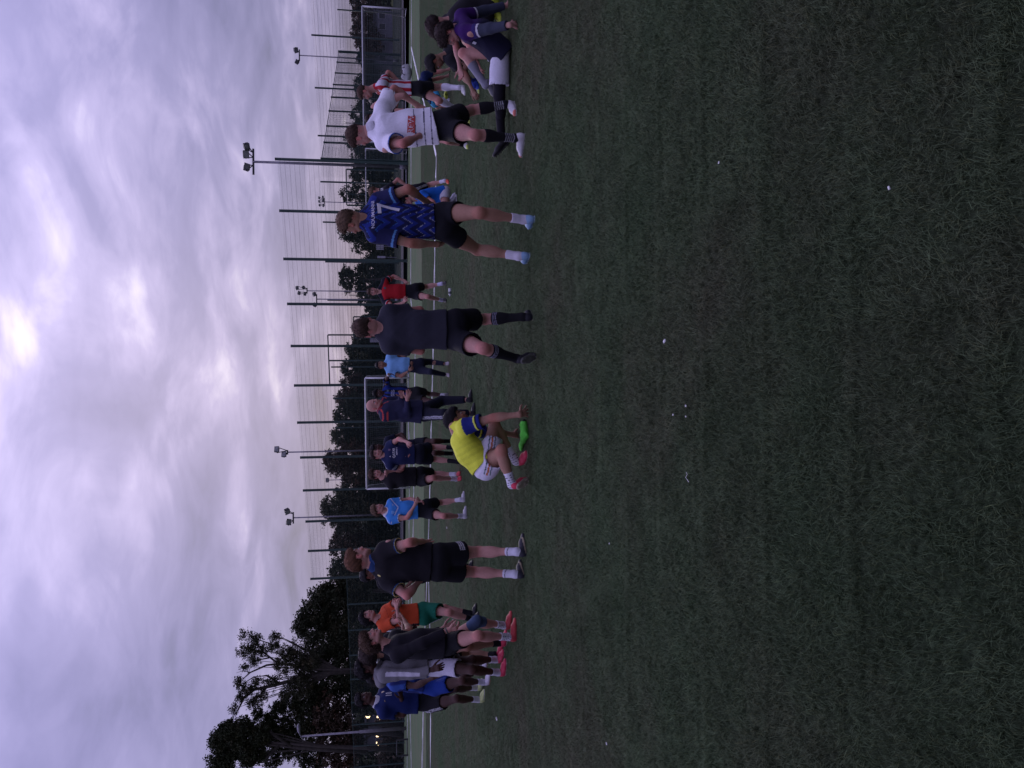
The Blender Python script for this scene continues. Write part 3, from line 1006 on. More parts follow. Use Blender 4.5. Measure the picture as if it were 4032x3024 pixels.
def world_noise_mat(name, cols, rough=.95, scale=.5, fine=(60, .5), bump=(.02, 90), attrmul=False, trans=False):
    m = bpy.data.materials.new(name); m.use_nodes = True
    t = m.node_tree; b = t.nodes['Principled BSDF']
    b.inputs['Roughness'].default_value = rough
    b.inputs['Specular IOR Level'].default_value = .08
    g = t.nodes.new('ShaderNodeNewGeometry')
    mp = t.nodes.new('ShaderNodeMapping'); mp.inputs['Scale'].default_value = (1, 1, 0)
    t.links.new(g.outputs['Position'], mp.inputs[0])
    n1 = t.nodes.new('ShaderNodeTexNoise'); n1.inputs['Scale'].default_value = scale; n1.inputs['Detail'].default_value = 6; n1.inputs['Roughness'].default_value = .62
    t.links.new(mp.outputs[0], n1.inputs[0])
    r = t.nodes.new('ShaderNodeValToRGB'); e = r.color_ramp.elements
    e[0].position = .36; e[0].color = (*cols[0], 1); e[1].position = .64; e[1].color = (*cols[-1], 1)
    if len(cols) == 3:
        x = e.new(.5); x.color = (*cols[1], 1)
    t.links.new(n1.outputs[0], r.inputs[0])
    out = r.outputs[0]
    n2 = t.nodes.new('ShaderNodeTexNoise'); n2.inputs['Scale'].default_value = fine[0]; n2.inputs['Detail'].default_value = 4
    t.links.new(mp.outputs[0], n2.inputs[0])
    mr = t.nodes.new('ShaderNodeMapRange'); mr.inputs[1].default_value = .3; mr.inputs[2].default_value = .7; mr.inputs[3].default_value = 1 - fine[1]; mr.inputs[4].default_value = 1 + fine[1]
    t.links.new(n2.outputs[0], mr.inputs[0])
    s_ = t.nodes.new('ShaderNodeVectorMath'); s_.operation = 'SCALE'
    t.links.new(out, s_.inputs[0]); t.links.new(mr.outputs[0], s_.inputs['Scale'])
    out = s_.outputs[0]
    if attrmul:
        a = t.nodes.new('ShaderNodeAttribute'); a.attribute_name = 'Col'
        mu = t.nodes.new('ShaderNodeVectorMath'); mu.operation = 'MULTIPLY'
        t.links.new(out, mu.inputs[0]); t.links.new(a.outputs['Color'], mu.inputs[1]); out = mu.outputs[0]
    t.links.new(out, b.inputs['Base Color'])
    if bump:
        n3 = t.nodes.new('ShaderNodeTexNoise'); n3.inputs['Scale'].default_value = bump[1]; n3.inputs['Detail'].default_value = 3
        t.links.new(mp.outputs[0], n3.inputs[0])
        bp = t.nodes.new('ShaderNodeBump'); bp.inputs['Distance'].default_value = bump[0]; bp.inputs['Strength'].default_value = .8
        t.links.new(n3.outputs[0], bp.inputs['Height']); t.links.new(bp.outputs[0], b.inputs['Normal'])
    return m
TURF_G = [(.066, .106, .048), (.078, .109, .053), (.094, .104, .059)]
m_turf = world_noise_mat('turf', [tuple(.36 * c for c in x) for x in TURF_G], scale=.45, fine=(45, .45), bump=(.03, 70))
m_blade = world_noise_mat('turf_blade', TURF_G, rough=.7, scale=.45, fine=(5, .16), bump=None, attrmul=True)
m_line = world_noise_mat('line_fibre', [(.55, .55, .52), (.70, .70, .68)], rough=.8, scale=3, fine=(30, .2), bump=(.01, 60))

FD = nrm([2.454, -1.59, 0]) * -1            # along the tall fence, towards the left
FP0 = np.array([12.3, 44.1, 0]) * (CH / 1.30)
FENCE_STEP = 2.924 * CH / 1.30
def fpt(i): return FP0 + FD * FENCE_STEP * i
fl, fr = fpt(26), fpt(-14)
m_turf2 = world_noise_mat('turf_far', [tuple(1.0 * c for c in x) for x in TURF_G], scale=.45, fine=(22, .30), bump=(.03, 40))
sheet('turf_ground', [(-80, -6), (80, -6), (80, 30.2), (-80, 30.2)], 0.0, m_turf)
sheet('turf_end', [(-80, 30.2), (80, 30.2), (fr[0], fr[1] + .1), (fl[0], fl[1] + .1)], 0.0, m_turf2)
inn = np.array([.545, .839]) if True else None
nf = np.cross([0, 0, 1], FD); nf = nf if nf[1] > 0 else -nf
fl2, fr2 = fl + nf * 19, fr + nf * 19
sheet('tarmac_path', [(fr[0], fr[1] + .1), (fr2[0], fr2[1]), (fl2[0], fl2[1]), (fl[0], fl[1] + .1)], 0.0, MT['tarmac'])
fl3, fr3 = fl + nf * 75, fr + nf * 75
sheet('far_pitch', [(fr2[0], fr2[1]), (fr3[0], fr3[1]), (fl3[0], fl3[1]), (fl2[0], fl2[1])], 0.0, MT['farturf'])
sheet('meadow', [(fr3[0], fr3[1]), (900, 1500), (-900, 1500), (fl3[0], fl3[1])], 0.0, MT['meadow'])
sheet('ground', [(-1500, -400), (1500, -400), (1500, 2500), (-1500, 2500)], -0.35, MT['meadow'])

# ---- turf fibres: patches of upright blades, laid again and again, turned
def blade_patch(size, n, hmin, hmax, w, lean=.65, lum=1.0):
    hmin = hmax * .5
    P = RNG.uniform(-size / 2, size / 2, (n, 2))
    # tufts
    tc_ = RNG.uniform(-size / 2, size / 2, (n // 7, 2)); pk = RNG.integers(0, len(tc_), n)
    P = np.where(RNG.random((n, 1)) < .72, tc_[pk] + RNG.normal(0, .003, (n, 2)), P)
    h = RNG.uniform(hmin, hmax, n); a = RNG.uniform(0, 2 * math.pi, n)
    # fibres lie over a little, in drifts
    ks = 2 * math.pi / .56                                   # drifts repeat with the patch step, so no seams
    dr = np.stack([np.sin(P[:, 0] * ks + np.sin(P[:, 1] * ks) * 1.5) * .18 + RNG.normal(0, lean, n), np.cos(P[:, 1] * ks + np.cos(P[:, 0] * ks) * 1.7) * .18 + RNG.normal(0, lean, n)], 1)
    wv = np.stack([np.cos(a), np.sin(a)], 1) * w / 2
    z0 = np.zeros(n)
    def p3(xy, z): return np.concatenate([xy, z[:, None]], 1)
    b1, b2 = p3(P - wv, z0), p3(P + wv, z0)
    m1, m2 = p3(P - wv * .9 + dr * h[:, None] * .30, h * .60), p3(P + wv * .9 + dr * h[:, None] * .30, h * .60)
    t1, t2 = p3(P - wv * .35 + dr * h[:, None] * .95, h * .92), p3(P + wv * .35 + dr * h[:, None] * .95, h * .92)
    V = np.concatenate([b1, b2, m2, m1, t2, t1])
    i = np.arange(n)
    F = np.concatenate([np.stack([i, n + i, 2 * n + i, 3 * n + i], 1), np.stack([3 * n + i, 2 * n + i, 4 * n + i, 5 * n + i], 1)])
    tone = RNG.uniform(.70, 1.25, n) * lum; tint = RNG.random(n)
    c = np.stack([tone * (1 + .15 * (tint > .85)), tone, tone * (1 - .15 * (tint > .85))], 1)
    pale = RNG.random(n) < .010
    c[pale] *= 1.8
    return mesh_np('turf_fibres', V, F, False, np.tile(c, (6, 1)))
def scatter_grass():
    col = bpy.data.collections.new('turf_patches')          # not linked to the scene: only the scatter uses it
    NL = 10                     # near to far, blades lean more; darker near tone is shade painted into colour
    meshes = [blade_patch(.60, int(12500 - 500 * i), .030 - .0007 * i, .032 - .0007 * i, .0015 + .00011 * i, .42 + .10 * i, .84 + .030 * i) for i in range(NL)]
    for me in meshes:
        me.materials.append(m_blade)
        o = bpy.data.objects.new('turf_patch_%02d' % meshes.index(me), me); col.objects.link(o)
    pts = []
    st = .56
    y = .75
    while y < 30.0:
        hw = .52 * y + .8
        x = -hw
        while x < hw:
            pts.append((x + random.uniform(-.03, .03), y + random.uniform(-.03, .03), 0))
            x += st
        y += st
    me = bpy.data.meshes.new('turf_grass'); me.from_pydata(pts, [], [])
    o = bpy.data.objects.new('turf_grass', me); COL.objects.link(o)
    tag(o, 'short dark green artificial turf fibres covering the near pitch', kind='stuff')
    ng = bpy.data.node_groups.new('scatter', 'GeometryNodeTree')
    ng.interface.new_socket('Geometry', in_out='INPUT', socket_type='NodeSocketGeometry')
    ng.interface.new_socket('Geometry', in_out='OUTPUT', socket_type='NodeSocketGeometry')
    gi = ng.nodes.new('NodeGroupInput'); go = ng.nodes.new('NodeGroupOutput')
    ci = ng.nodes.new('GeometryNodeCollectionInfo'); ci.inputs['Collection'].default_value = col
    ci.inputs['Separate Children'].default_value = True; ci.inputs['Reset Children'].default_value = True
    ip = ng.nodes.new('GeometryNodeInstanceOnPoints'); ip.inputs['Pick Instance'].default_value = True
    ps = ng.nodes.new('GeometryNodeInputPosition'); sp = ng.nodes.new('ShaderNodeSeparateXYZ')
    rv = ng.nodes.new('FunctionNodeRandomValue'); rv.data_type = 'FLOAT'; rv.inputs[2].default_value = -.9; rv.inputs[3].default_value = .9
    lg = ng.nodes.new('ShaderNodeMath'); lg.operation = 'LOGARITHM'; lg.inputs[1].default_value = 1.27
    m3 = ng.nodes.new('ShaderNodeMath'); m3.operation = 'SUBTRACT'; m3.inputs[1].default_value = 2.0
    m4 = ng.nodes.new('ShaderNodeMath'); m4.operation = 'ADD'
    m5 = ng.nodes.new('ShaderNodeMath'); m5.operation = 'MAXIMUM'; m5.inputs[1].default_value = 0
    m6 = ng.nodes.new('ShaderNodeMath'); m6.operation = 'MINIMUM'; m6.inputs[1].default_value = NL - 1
    rr = ng.nodes.new('FunctionNodeRandomValue'); rr.data_type = 'INT'; rr.inputs[4].default_value = 0; rr.inputs[5].default_value = 3; rr.inputs['Seed'].default_value = 5
    mm = ng.nodes.new('ShaderNodeMath'); mm.operation = 'MULTIPLY'; mm.inputs[1].default_value = math.pi / 2
    cx = ng.nodes.new('ShaderNodeCombineXYZ')
    L = ng.links.new
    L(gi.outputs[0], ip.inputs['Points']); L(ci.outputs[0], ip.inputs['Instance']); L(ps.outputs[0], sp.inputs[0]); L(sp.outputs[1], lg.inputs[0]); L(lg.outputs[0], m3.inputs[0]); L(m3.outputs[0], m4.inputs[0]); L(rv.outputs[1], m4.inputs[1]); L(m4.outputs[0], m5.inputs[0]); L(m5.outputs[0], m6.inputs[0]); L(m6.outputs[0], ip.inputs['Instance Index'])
    L(rr.outputs[2], mm.inputs[0]); L(mm.outputs[0], cx.inputs[2]); L(cx.outputs[0], ip.inputs['Rotation'])
    L(ip.outputs[0], go.inputs[0])
    md = o.modifiers.new('scatter', 'NODES'); md.node_group = ng
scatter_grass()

# ---- pitch markings: pale fibres standing as high as the turf
def pline(pix, w, h=.034, label='white painted line'):
    P = [G(v, y) for v, y in pix]
    m_ = MB()
    for a, b in zip(P[:-1], P[1:]):
        L = np.linalg.norm(b - a); d = (b - a) / L; s_ = np.array([-d[1], d[0], 0])
        n = max(2, int(L / .35)); 
        V = []
        for i in range(n + 1):
            p = a + d * L * i / n
            j = RNG.normal(0, .008, 2)
            V += [p + s_ * (w / 2 + j[0]), p + s_ * (w / 2 + j[0]) + [0, 0, h + j[1] * .5], p - s_ * (w / 2 + j[1]) + [0, 0, h + j[0] * .5], p - s_ * (w / 2 + j[1])]
        F = []
        for i in range(n):
            k = 4 * i
            F += [[k, k + 4, k + 5, k + 1], [k + 1, k + 5, k + 6, k + 2], [k + 2, k + 6, k + 7, k + 3]]
        m_.add(V, F)
    o = m_.build('pitch_line', m_line)
    return tag(o, kind='structure')
pline([(1621, -40), (1619, 700), (1618, 1180)], .12, .02)
pline([(1614, 1700), (1611, 2120), (1607, 2600), (1603, 3060)], .12, .02)
pline([(1621, 187), (1643, 285), (1710, 560), (1722, 617)], .12, .03)
pline([(1722, 617), (1720, 700), (1715, 1060), (1712, 1290), (1706, 1500), (1701, 1700), (1697, 1900), (1690, 2120), (1683, 2300), (1677, 2450), (1668, 2820), (1663, 3060)], .12, .036)
pline([(1684, 2180), (1691, 2300), (1695, 2440), (1698, 2640), (1699, 2820), (1697, 3060)], .12, .036)
pline([(1619, 1180), (1626, 1240), (1636, 1370)], .12, .03)
pline([(1636, 1370), (1632, 1800), (1629, 2050), (1625, 2200), (1620, 2420), (1613, 2700), (1617, 2850), (1621, 3060)], .12, .03)
# little pale flecks lying in the turf
fl_ = MB()
for v, y, r in ((2616, 1343, .006), (2700, 1598, .004), (2650, 1633, .004), (1955, 2830, .012), (1759, 2078, .014), (1792, 2530, .012), (2399, 2140, .004), (3500, 740, .003), (2388, 2928, .005), (2700, 1640, .003), (1783, 2440, .012), (2830, 640, .003)):
    p = G(v, y, .034)
    fl_.box(p, (r * 1.6, r, r * .5), [nrm([math.cos(v), math.sin(v), .1]), nrm([-math.sin(v), math.cos(v), 0]), [0, 0, 1]])
fl_.tube([G(2702, 1860, .036), G(2706, 1868, .045), G(2700, 1880, .036), G(2712, 1898, .036)], .0012, 3)
o = fl_.build('litter', m_line); tag(o, kind='stuff')

# ------------------------------------------------------------------ fences
def wire_panel(a, b, H, sx, sz, rw, z0=.05, dbl=True):
    """welded mesh between two posts, every wire a thin rod"""
    m_ = MB()
    a = np.asarray(a, float); b = np.asarray(b, float); L = np.linalg.norm(b - a); d = (b - a) / L
    n = max(1, int(L / sx))
    up = np.array([0, 0, 1.0])
    V = []; F = []
    def rod(p, q, r, e1, e2):
        k = len(V)
        for c in (p, q):
            V.extend([c + e1 * r, c - e1 * r * .5 + e2 * r * .87, c - e1 * r * .5 - e2 * r * .87])
        for i in range(3):
            j = (i + 1) % 3
            F.append([k + i, k + j, k + 3 + j, k + 3 + i])
    nn = np.cross(d, up)
    for i in range(1, n):
        p = a + d * L * i / n
        rod(p + up * z0, p + up * H, rw, nn, d)
    z = z0
    while z < H + .01:
        if dbl:
            rod(a + up * z + nn * .008, b + up * z + nn * .008, rw * 1.25, nn, up)
            rod(a + up * z - nn * .008, b + up * z - nn * .008, rw * 1.25, nn, up)
        else:
            rod(a + up * z, b + up * z, rw * 1.3, nn, up)
        z += sz
    me = mesh_np('mesh_panel', np.array(V), np.array(F), False)
    return me
def fence(name, pts, H, r, label, sx=.05, sz=.27, rw=.0032, rail=False, cat='fence', postw=None, group=None):
    root = empty(name, pts[0] * [1, 1, 0], label, cat, group)
    for p in pts:
        m_ = MB(); d = nrm(pts[-1] - pts[0]); ax = [d, nrm(np.cross([0, 0, 1], d)), [0, 0, 1]]
        m_.box(np.array(p) + [0, 0, H / 2 + .02], (r, r, H / 2 + .02), ax)
        m_.box(np.array(p) + [0, 0, H + .05], (r * 1.15, r * 1.15, .012), ax)
        m_.box(np.array(p) + [0, 0, .03], (r * 1.9, r * 1.9, .012), ax)
        for z in np.arange(.5, H, .9):
            m_.box(np.array(p) + [0, 0, z] + ax[1] * -r * 1.15, (.03, .012, .035), ax)
        m_.build('post', MT['post'], root)
    for a, b in zip(pts[:-1], pts[1:]):
        me = wire_panel(a, b, H - .05, sx, sz, rw)
        link('mesh_panel', me, root, [MT['wire']])
        if rail:
            m_ = MB(); m_.tube([np.array(a) + [0, 0, H], np.array(b) + [0, 0, H]], .03, 4); m_.build('rail', MT['post'], root)
    return root
K = CH / 1.30
HT = 7.1 * K
fence('tall_fence', [fpt(i) for i in range(0, 12)], HT, .065, 'tall green twin wire fence along the near end of the pitch behind the middle goal')
low = [fpt(11)]
for i in range(1, 12):
    low.append(fpt(11) + nrm([-14.6, 7.6, 0]) * 2.9 * i)
fence('low_fence', low, 4.45 * K, .045, 'lower green mesh fence below the big trees at the far left', rail=True)
c1 = np.array([12.3, 44.1, 0]) * K; c2 = np.array([25.7, 62, 0]) * K; nb_ = 8
sidef = [c1 + (c2 - c1) * i / nb_ for i in range(nb_ + 1)]; sidef[0] = c1 + [.15, .1, 0]
fence('side_fence', sidef, 4.7 * K, .045, 'green mesh fence running away from the tall corner post behind the players on the right', sx=.05, sz=.22, rw=.0036, rail=True)
c3 = c2 + np.array([9.5, -2, 0])
fence('corner_fence', [c2 + [.1, 0, 0]] + [c2 + (c3 - c2) * i / 3 for i in (1, 2, 3)], 4.7 * K, .045, 'short run of green mesh fence at the right edge behind the right goal', sx=.06, sz=.2, rw=.0036)
FAR = [(22, 64.0, 31.5), (165, 66.6, 28.9), (362, 69.4, 25.6), (550, 72.0, 22.3), (725, 74.4, 18.8), (880, 76.9, 15.6), (1035, 79.4, 12.2), (1183, 82, 8.7), (1320, 84.3, 5.3), (1450, 86.6, 2.0), (1570, 89.0, -1.4), (1690, 91.4, -4.8), (1800, 93.8, -8.2)]
fence('far_fence', [np.array([x, Y, 0]) * K for _, Y, x in FAR], HT, .06, 'tall green wire fence of the second pitch, farther off than the near one', sx=.085, sz=.30, rw=.0048)
# third and fourth mesh fences beyond, seen as fine grids
b0 = np.array([34, 104, 0]) * K
fence('back_fence', [b0 + np.array([-4.6 * i, 1.2 * i, 0]) for i in range(12)], 6.2 * K, .05, 'thin mesh fence farthest away, in front of the right-hand trees', sx=.16, sz=.45, rw=.0075)
def cage(pts, H, label):
    root = empty('steel_frame', pts[0] * [1, 1, 0], label, 'frame')
    for p in pts:
        m_ = MB(); m_.box(p + [0, 0, H / 2], (.07, .07, H / 2)); m_.build('post', MT['post'], root)
    for a, b in zip(pts[:-1], pts[1:]):
        m_ = MB(); m_.tube([a + [0, 0, H + .03], b + [0, 0, H + .03]], .075, 4); m_.build('rail', MT['post'], root)
    return root
def gp(y, Y): q = AT(1525, y, Y); q[2] = 0; return q
cage([gp(1319, 74), gp(1419, 75), gp(1512, 76)], 6.25 * K, 'dark square steel frame above the fence between the grey shirt and the coach')
cage([gp(672, 86), gp(812, 86.5)], 5.1 * K, 'dark steel frame behind the number 7 shirt, left of the corner floodlight')
cage([gp(1248, 88), gp(1330, 88.5)], 4.6 * K, 'small dark steel frame beside the head of the grey shirt')

# ------------------------------------------------------------------ floodlights
def floodlight(y, Y, H, heads, label, r=.07, m=None, group='floodlight masts', pole_r=None, dark=True):
    p = gp(y, Y); root = empty('floodlight', p, label, 'floodlight', group)
    m_ = MB(); m_.tube([p, p + [0, 0, H * .5], p + [0, 0, H]], [r, r * .85, r * .7], 10); m_.tube([p, p + [0, 0, .5]], [r * 1.5, r * 1.5], 10)
    m_.build('pole', MT['galv'], root, True)
    top = p + np.array([0, 0, H])
    m_ = MB(); w = max(abs(h[0]) for h in heads)
    m_.box(top + [0, 0, -.02], (w * .85, .05, .05)); m_.build('cross_arm', MT['black'], root)
    for dx, dz, yaw, tilt, sz in heads:
        sz *= .80
        c = top + np.array([dx, 0, dz])
        f = nrm([math.sin(yaw) * math.cos(tilt), -math.cos(yaw) * math.cos(tilt), math.sin(tilt)])
        rr = nrm(np.cross(f, [0, 0, 1])); u = np.cross(rr, f)
        m_ = MB()
        # tapered housing
        V = []
        for d_, sx_, sz_ in ((.22, .46, .34), (.0, .42, .30), (-.22, .22, .16)):
            for ax_, az_ in ((-1, -1), (1, -1), (1, 1), (-1, 1)):
                V.append(c + f * d_ * sz + rr * ax_ * sx_ * sz + u * az_ * sz_ * sz)
        F = [[0, 1, 2, 3], [11, 10, 9, 8]]
        for k in (0, 4):
            for j in range(4): F.append([k + j, k + 4 + j, k + 4 + (j + 1) % 4, k + (j + 1) % 4])
        m_.add(V, F)
        for j in range(-3, 4): m_.box(c - f * .1 * sz + rr * j * .1 * sz, (.012, .16 * sz, .30 * sz), [rr, f, u])
        hd = m_.build('lamp_head', MT['black'], root)
        m_ = MB(); m_.box(c + f * (.225 * sz), (.40 * sz, .006, .28 * sz), [rr, f, u]); m_.build('lamp_glass', MT['glass'], hd)
        m_ = MB(); at = top + np.array([dx * .6, 0, 0]); m_.tube([at, c + rr * .45 * sz - f * .05, c + rr * .47 * sz], .03, 5); m_.tube([at, c - rr * .45 * sz - f * .05, c - rr * .47 * sz], .03, 5)
        m_.build('bracket', MT['black'], root)
floodlight(655, 44.4 * K, 8.35 * K, [(-.34, .36, .5, -.45, .62), (.42, .40, -.35, -.35, .62), (.88, .36, -.9, -.5, .60)], 'floodlight with three black heads on the corner mast beside the white shirt', r=.10)
floodlight(237, 70 * K, 8.5 * K, [(-.62, .2, .8, -.6, .66), (.48, .3, -.9, -.6, .66)], 'floodlight with two heads at the top right above the striped shirt')
floodlight(802, 94 * K, 8.3 * K, [(-.42, .55, .1, -.2, .40), (0.05, .6, .1, -.2, .40), (.5, .6, .1, -.2, .40), (-.5, .1, .1, -.2, .40), (.1, .15, .1, -.2, .40), (.6, .15, .1, -.2, .40)], 'small far floodlight with six heads, right of the number 7 head')
floodlight(1148, 80 * K, 9.0 * K, [(-.25, .8, .7, -.5, .55), (.30, 1.0, -.6, -.5, .55), (-.35, .2, .7, -.5, .5), (.35, .35, -.7, -.5, .5)], 'floodlight with four clustered heads above the red shirt')
floodlight(1180, 72 * K, 7.4 * K, [(-.55, .15, .9, -.6, .6), (.48, .2, -.8, -.7, .55)], 'floodlight with two drooping heads just left of the four-headed one')
floodlight(1772, 56 * K, 8.1 * K, [(-.16, .22, .5, .1, .62), (.20, .72, .5, .1, .62)], 'floodlight with two slanting heads above the navy sponsor shirt')
floodlight(2026, 58.6 * K, 8.05 * K, [(-.34, .34, .5, -.45, .66), (.52, .44, -.8, -.5, .72)], 'floodlight with two wide heads above the light blue shirt')
floodlight(1884, 97 * K, 8.2 * K, [(0, .25, .1, -.1, .75)], 'small far floodlight between the two nearer masts above the goal')
def street_lamp():
    p = gp(2873, 63 * K); H = (8.05 * K)
    root = empty('street_lamp', p, 'grey street lamp at the far left in front of the dark trees', 'street lamp')
    m_ = MB(); m_.tube([p, p + [0, 0, H * .45], p + [0, 0, H * .46], p + [0, 0, H]], [.15, .13, .09, .07], 10); m_.build('pole', MT['galv'], root, True)
    t = p + np.array([0, 0, H]); m_ = MB(); m_.tube([t, t + [.12, -.02, .12], t + [.3, -.05, .16]], .05, 8); m_.build('arm', MT['galv'], root, True)
    m_ = MB()
    m_.tube([t + [.2, -.04, .14], t + [.5, -.1, .2], t + [.95, -.2, .22], t + [1.15, -.24, .2]], [.05, .14, .16, .05], 8)
    h_ = m_.build('lamp_head', MT['galv'], root, True)
street_lamp()

# ------------------------------------------------------------------ goals
def goal(yl, Yl, yr, Yr, H, depth, label, r=.05, box_back=True, net=True, back_up=.55):
    r = r * .82
    a, b = gp(yl, Yl), gp(yr, Yr)                     # left and right posts seen from here
    root = empty('goal', (a + b) / 2, label, 'goal', 'football goals')
    d = nrm(b - a); n = np.cross([0, 0, 1], d); n = n if n[1] > 0 else -n
    for p in (a, b):
        m_ = MB(); m_.tube([p, p + [0, 0, H]], r, 10); m_.build('post', MT['goal'], root, True)
    m_ = MB(); m_.tube([a + [0, 0, H], b + [0, 0, H]], r, 10); m_.build('crossbar', MT['goal'], root, True)
    td = depth * .45
    for p in (a, b):
        m_ = MB(); m_.tube([p + [0, 0, H], p + n * td + [0, 0, H * .97], p + n * depth + [0, 0, .05], p + [0, 0, .05]], r * .55, 8)
        m_.build('side_frame', MT['goal'], root, True)
    m_ = MB(); m_.tube([a + n * depth + [0, 0, .05], b + n * depth + [0, 0, .05]], r * .6, 8); m_.build('back_bar', MT['goal'], root, True)
    if net:
        m_ = MB(); L = np.linalg.norm(b - a); st = .13
        prof = [np.array([0, H]), np.array([td, H * .97]), np.array([depth, .06])]
        seg = [np.linalg.norm(prof[1] - prof[0]), np.linalg.norm(prof[2] - prof[1])]
        def pt(s_, t_):
            q = prof[0] + (prof[1] - prof[0]) * s_ / seg[0] if s_ < seg[0] else prof[1] + (prof[2] - prof[1]) * min(1, (s_ - seg[0]) / seg[1])
            sag = .10 * math.sin(math.pi * min(1, s_ / sum(seg))) * (1 + .3 * math.sin(t_ * 1.7))
            return a + d * t_ + n * (q[0] - sag * .3) + np.array([0, 0, q[1] - sag * .5])
        ns = int(sum(seg) / st); nt_ = int(L / st)
        for i in range(0, nt_ + 1):
            m_.tube([pt(sum(seg) * j / 6, L * i / nt_) for j in range(7)], .0042, 3, False)
        for j in range(1, ns + 1):
            m_.tube([pt(sum(seg) * j / ns, L * i / 6) for i in range(7)], .0042, 3, False)
        for p in (a, b):
            for j in range(1, 12):
                t_ = j / 12
                m_.tube([p + n * (depth * t_) + [0, 0, .06], p + n * (td * t_) + [0, 0, H * (1 - .03 * t_)]], .004, 3, False)
            for j in range(1, int(H / st)):
                z = H * j / int(H / st); x = depth - (depth - td) * (z / H)
                m_.tube([p + [0, 0, z], p + n * x + [0, 0, z]], .004, 3, False)
        o = m_.build('net', MT['net'], root)
    return root
goal(1923, 45.5 * K, 1488, 44.5 * K, 2.47 * K, 1.7, 'white football goal standing behind the coach and the group in the middle', r=.062)
goal(560, 45.5 * K, 31, 44.0 * K, 2.44 * K, 2.0, 'white football goal at the right edge behind the striped shirt', r=.055)
goal(842, 45.8 * K, 588, 45.3 * K, 2.35 * K, 1.5, 'white football goal half hidden behind the number 7 shirt', r=.045, net=False)
goal(2630, 51 * K, 2486, 50.5 * K, 2.05 * K, 1.3, 'narrow white goal half hidden behind the tall black shirt on the left', r=.05)
# low dark barrier at the foot of the street lamp
bt = empty('barrier', gp(2940, 58 * K), 'low dark metal barrier on the path right of the far left edge', 'barrier')
pa, pb = gp(2980, 57 * K), gp(2917, 57 * K)
for p in (pa, pb):
    m_ = MB(); m_.box(p + [0, 0, .45], (.05, .05, .45)); m_.build('post', MT['black'], bt)
for z in (.08, .85):
    m_ = MB(); m_.tube([pa + [0, 0, z], pb + [0, 0, z]], .04, 5); m_.build('rail', MT['black'], bt)

# ------------------------------------------------------------------ far buildings and signs
m_pale = mat('pale_render', (.30, .29, .33), .8, noise_amt=.15, nscale=2)
m_greyp = mat('grey_cladding', (.12, .12, .15), .7, noise_amt=.2, nscale=3)
m_roof = mat('slate', (.04, .04, .05), .8, noise_amt=.3, nscale=5)
m_win = mat('dark_window', (.02, .022, .03), .2)
m_lit = mat('lit_window', (.8, .6, .3), .5, emit=((1.0, .72, .38), 3.2))
def hut(yl, yr, vtop, vbot, Y, depth, label, mwall, nw=3, roof=True, lit=(), cat='building'):
    a, b = AT(vtop, yl, Y), AT(vtop, yr, Y); top = max(a[2], .8); w = abs(b[0] - a[0]); cx = (a[0] + b[0]) / 2
    root = empty('building', (cx, Y, 0), label, cat)
    m_ = MB(); m_.box((cx, Y + depth / 2, top / 2), (w / 2, depth / 2, top / 2)); m_.build('wall', mwall, root)
    if roof:
        m_ = MB(); m_.box((cx, Y + depth / 2, top + .12), (w / 2 + .25, depth / 2 + .25, .12)); m_.build('roof', m_roof, root)
    for i in range(nw):
        x = cx - w / 2 + w * (i + .5) / nw; ww = w / nw * .30; wh = min(.5, top * .2)
        m_ = MB(); m_.box((x, Y - .02, top * .6), (ww, .03, wh)); fr_ = m_.build('window', m_pale, root)
        m_ = MB(); m_.box((x, Y - .06, top * .6), (ww * .86, .02, wh * .86)); m_.build('pane', m_lit if i in lit else m_win, fr_)
    return root
hut(250, 40, 1478, 1530, 118, 6, 'grey clad hut seen through the right goal', m_greyp, 5)
hut(90, -80, 1452, 1530, 150, 8, 'long pale building at the right edge under the trees', m_pale, 6)
hut(1120, 1025, 1499, 1530, 130, 3, 'grey storage container behind the fence right of the red shirt', m_greyp, 3, False, cat='container')
hut(2860, 2790, 1445, 1545, 112, 8, 'dark building with glowing windows seen under the trees at the left', m_roof, 5, True, (0, 1, 2, 3))
hut(2960, 2895, 1440, 1545, 115, 8, 'second dark building with lit windows left of the street lamp', m_roof, 5, True, (1, 2, 4))
def sign(v, y, Y, w, h, label, n=5):
    p = AT(v, y, Y)
    root = empty('sign', (p[0], Y, 0), label, 'sign')
    m_ = MB(); m_.box((p[0], Y + .06, p[2] / 2), (.04, .04, p[2] / 2)); m_.build('post', MT['galv'], root)
    for i in range(n):
        m_ = MB(); m_.box((p[0] - w / 2 + w * (i + .5) / n, Y, p[2]), (w / n * .38, .02, h / 2)); m_.build('board', m_pale, root)
sign(1496, 970, 100, .9, .95, 'small pale board sign behind the fence left of the number 7 shirt', 4)
sign(1502, 1012, 99, .35, 1.0, 'thin pale board sign between the boards and the grey container', 1)
sign(1475, 1340, 96, .5, 1.1, 'pale slatted board beside the neck of the grey shirt', 5)
for v, y, Y, r_, lb in ((1449, 2818, 104, .30, 'glowing round lamp behind the fence above the row of lights'),):
    p = AT(v, y, Y); root = empty('path_lamp', (p[0], Y, 0), lb, 'lamp')
    m_ = MB(); m_.tube([(p[0], Y, 0), p], .05, 6); m_.build('pole', MT['galv'], root)
    m_ = MB(); m_.tube([p + [0, 0, -r_], p + [0, 0, -r_ * .5], p + [0, 0, r_ * .5], p + [0, 0, r_]], [r_ * .3, r_, r_, r_ * .3], 10); m_.build('lamp_globe', m_lit, root, True)

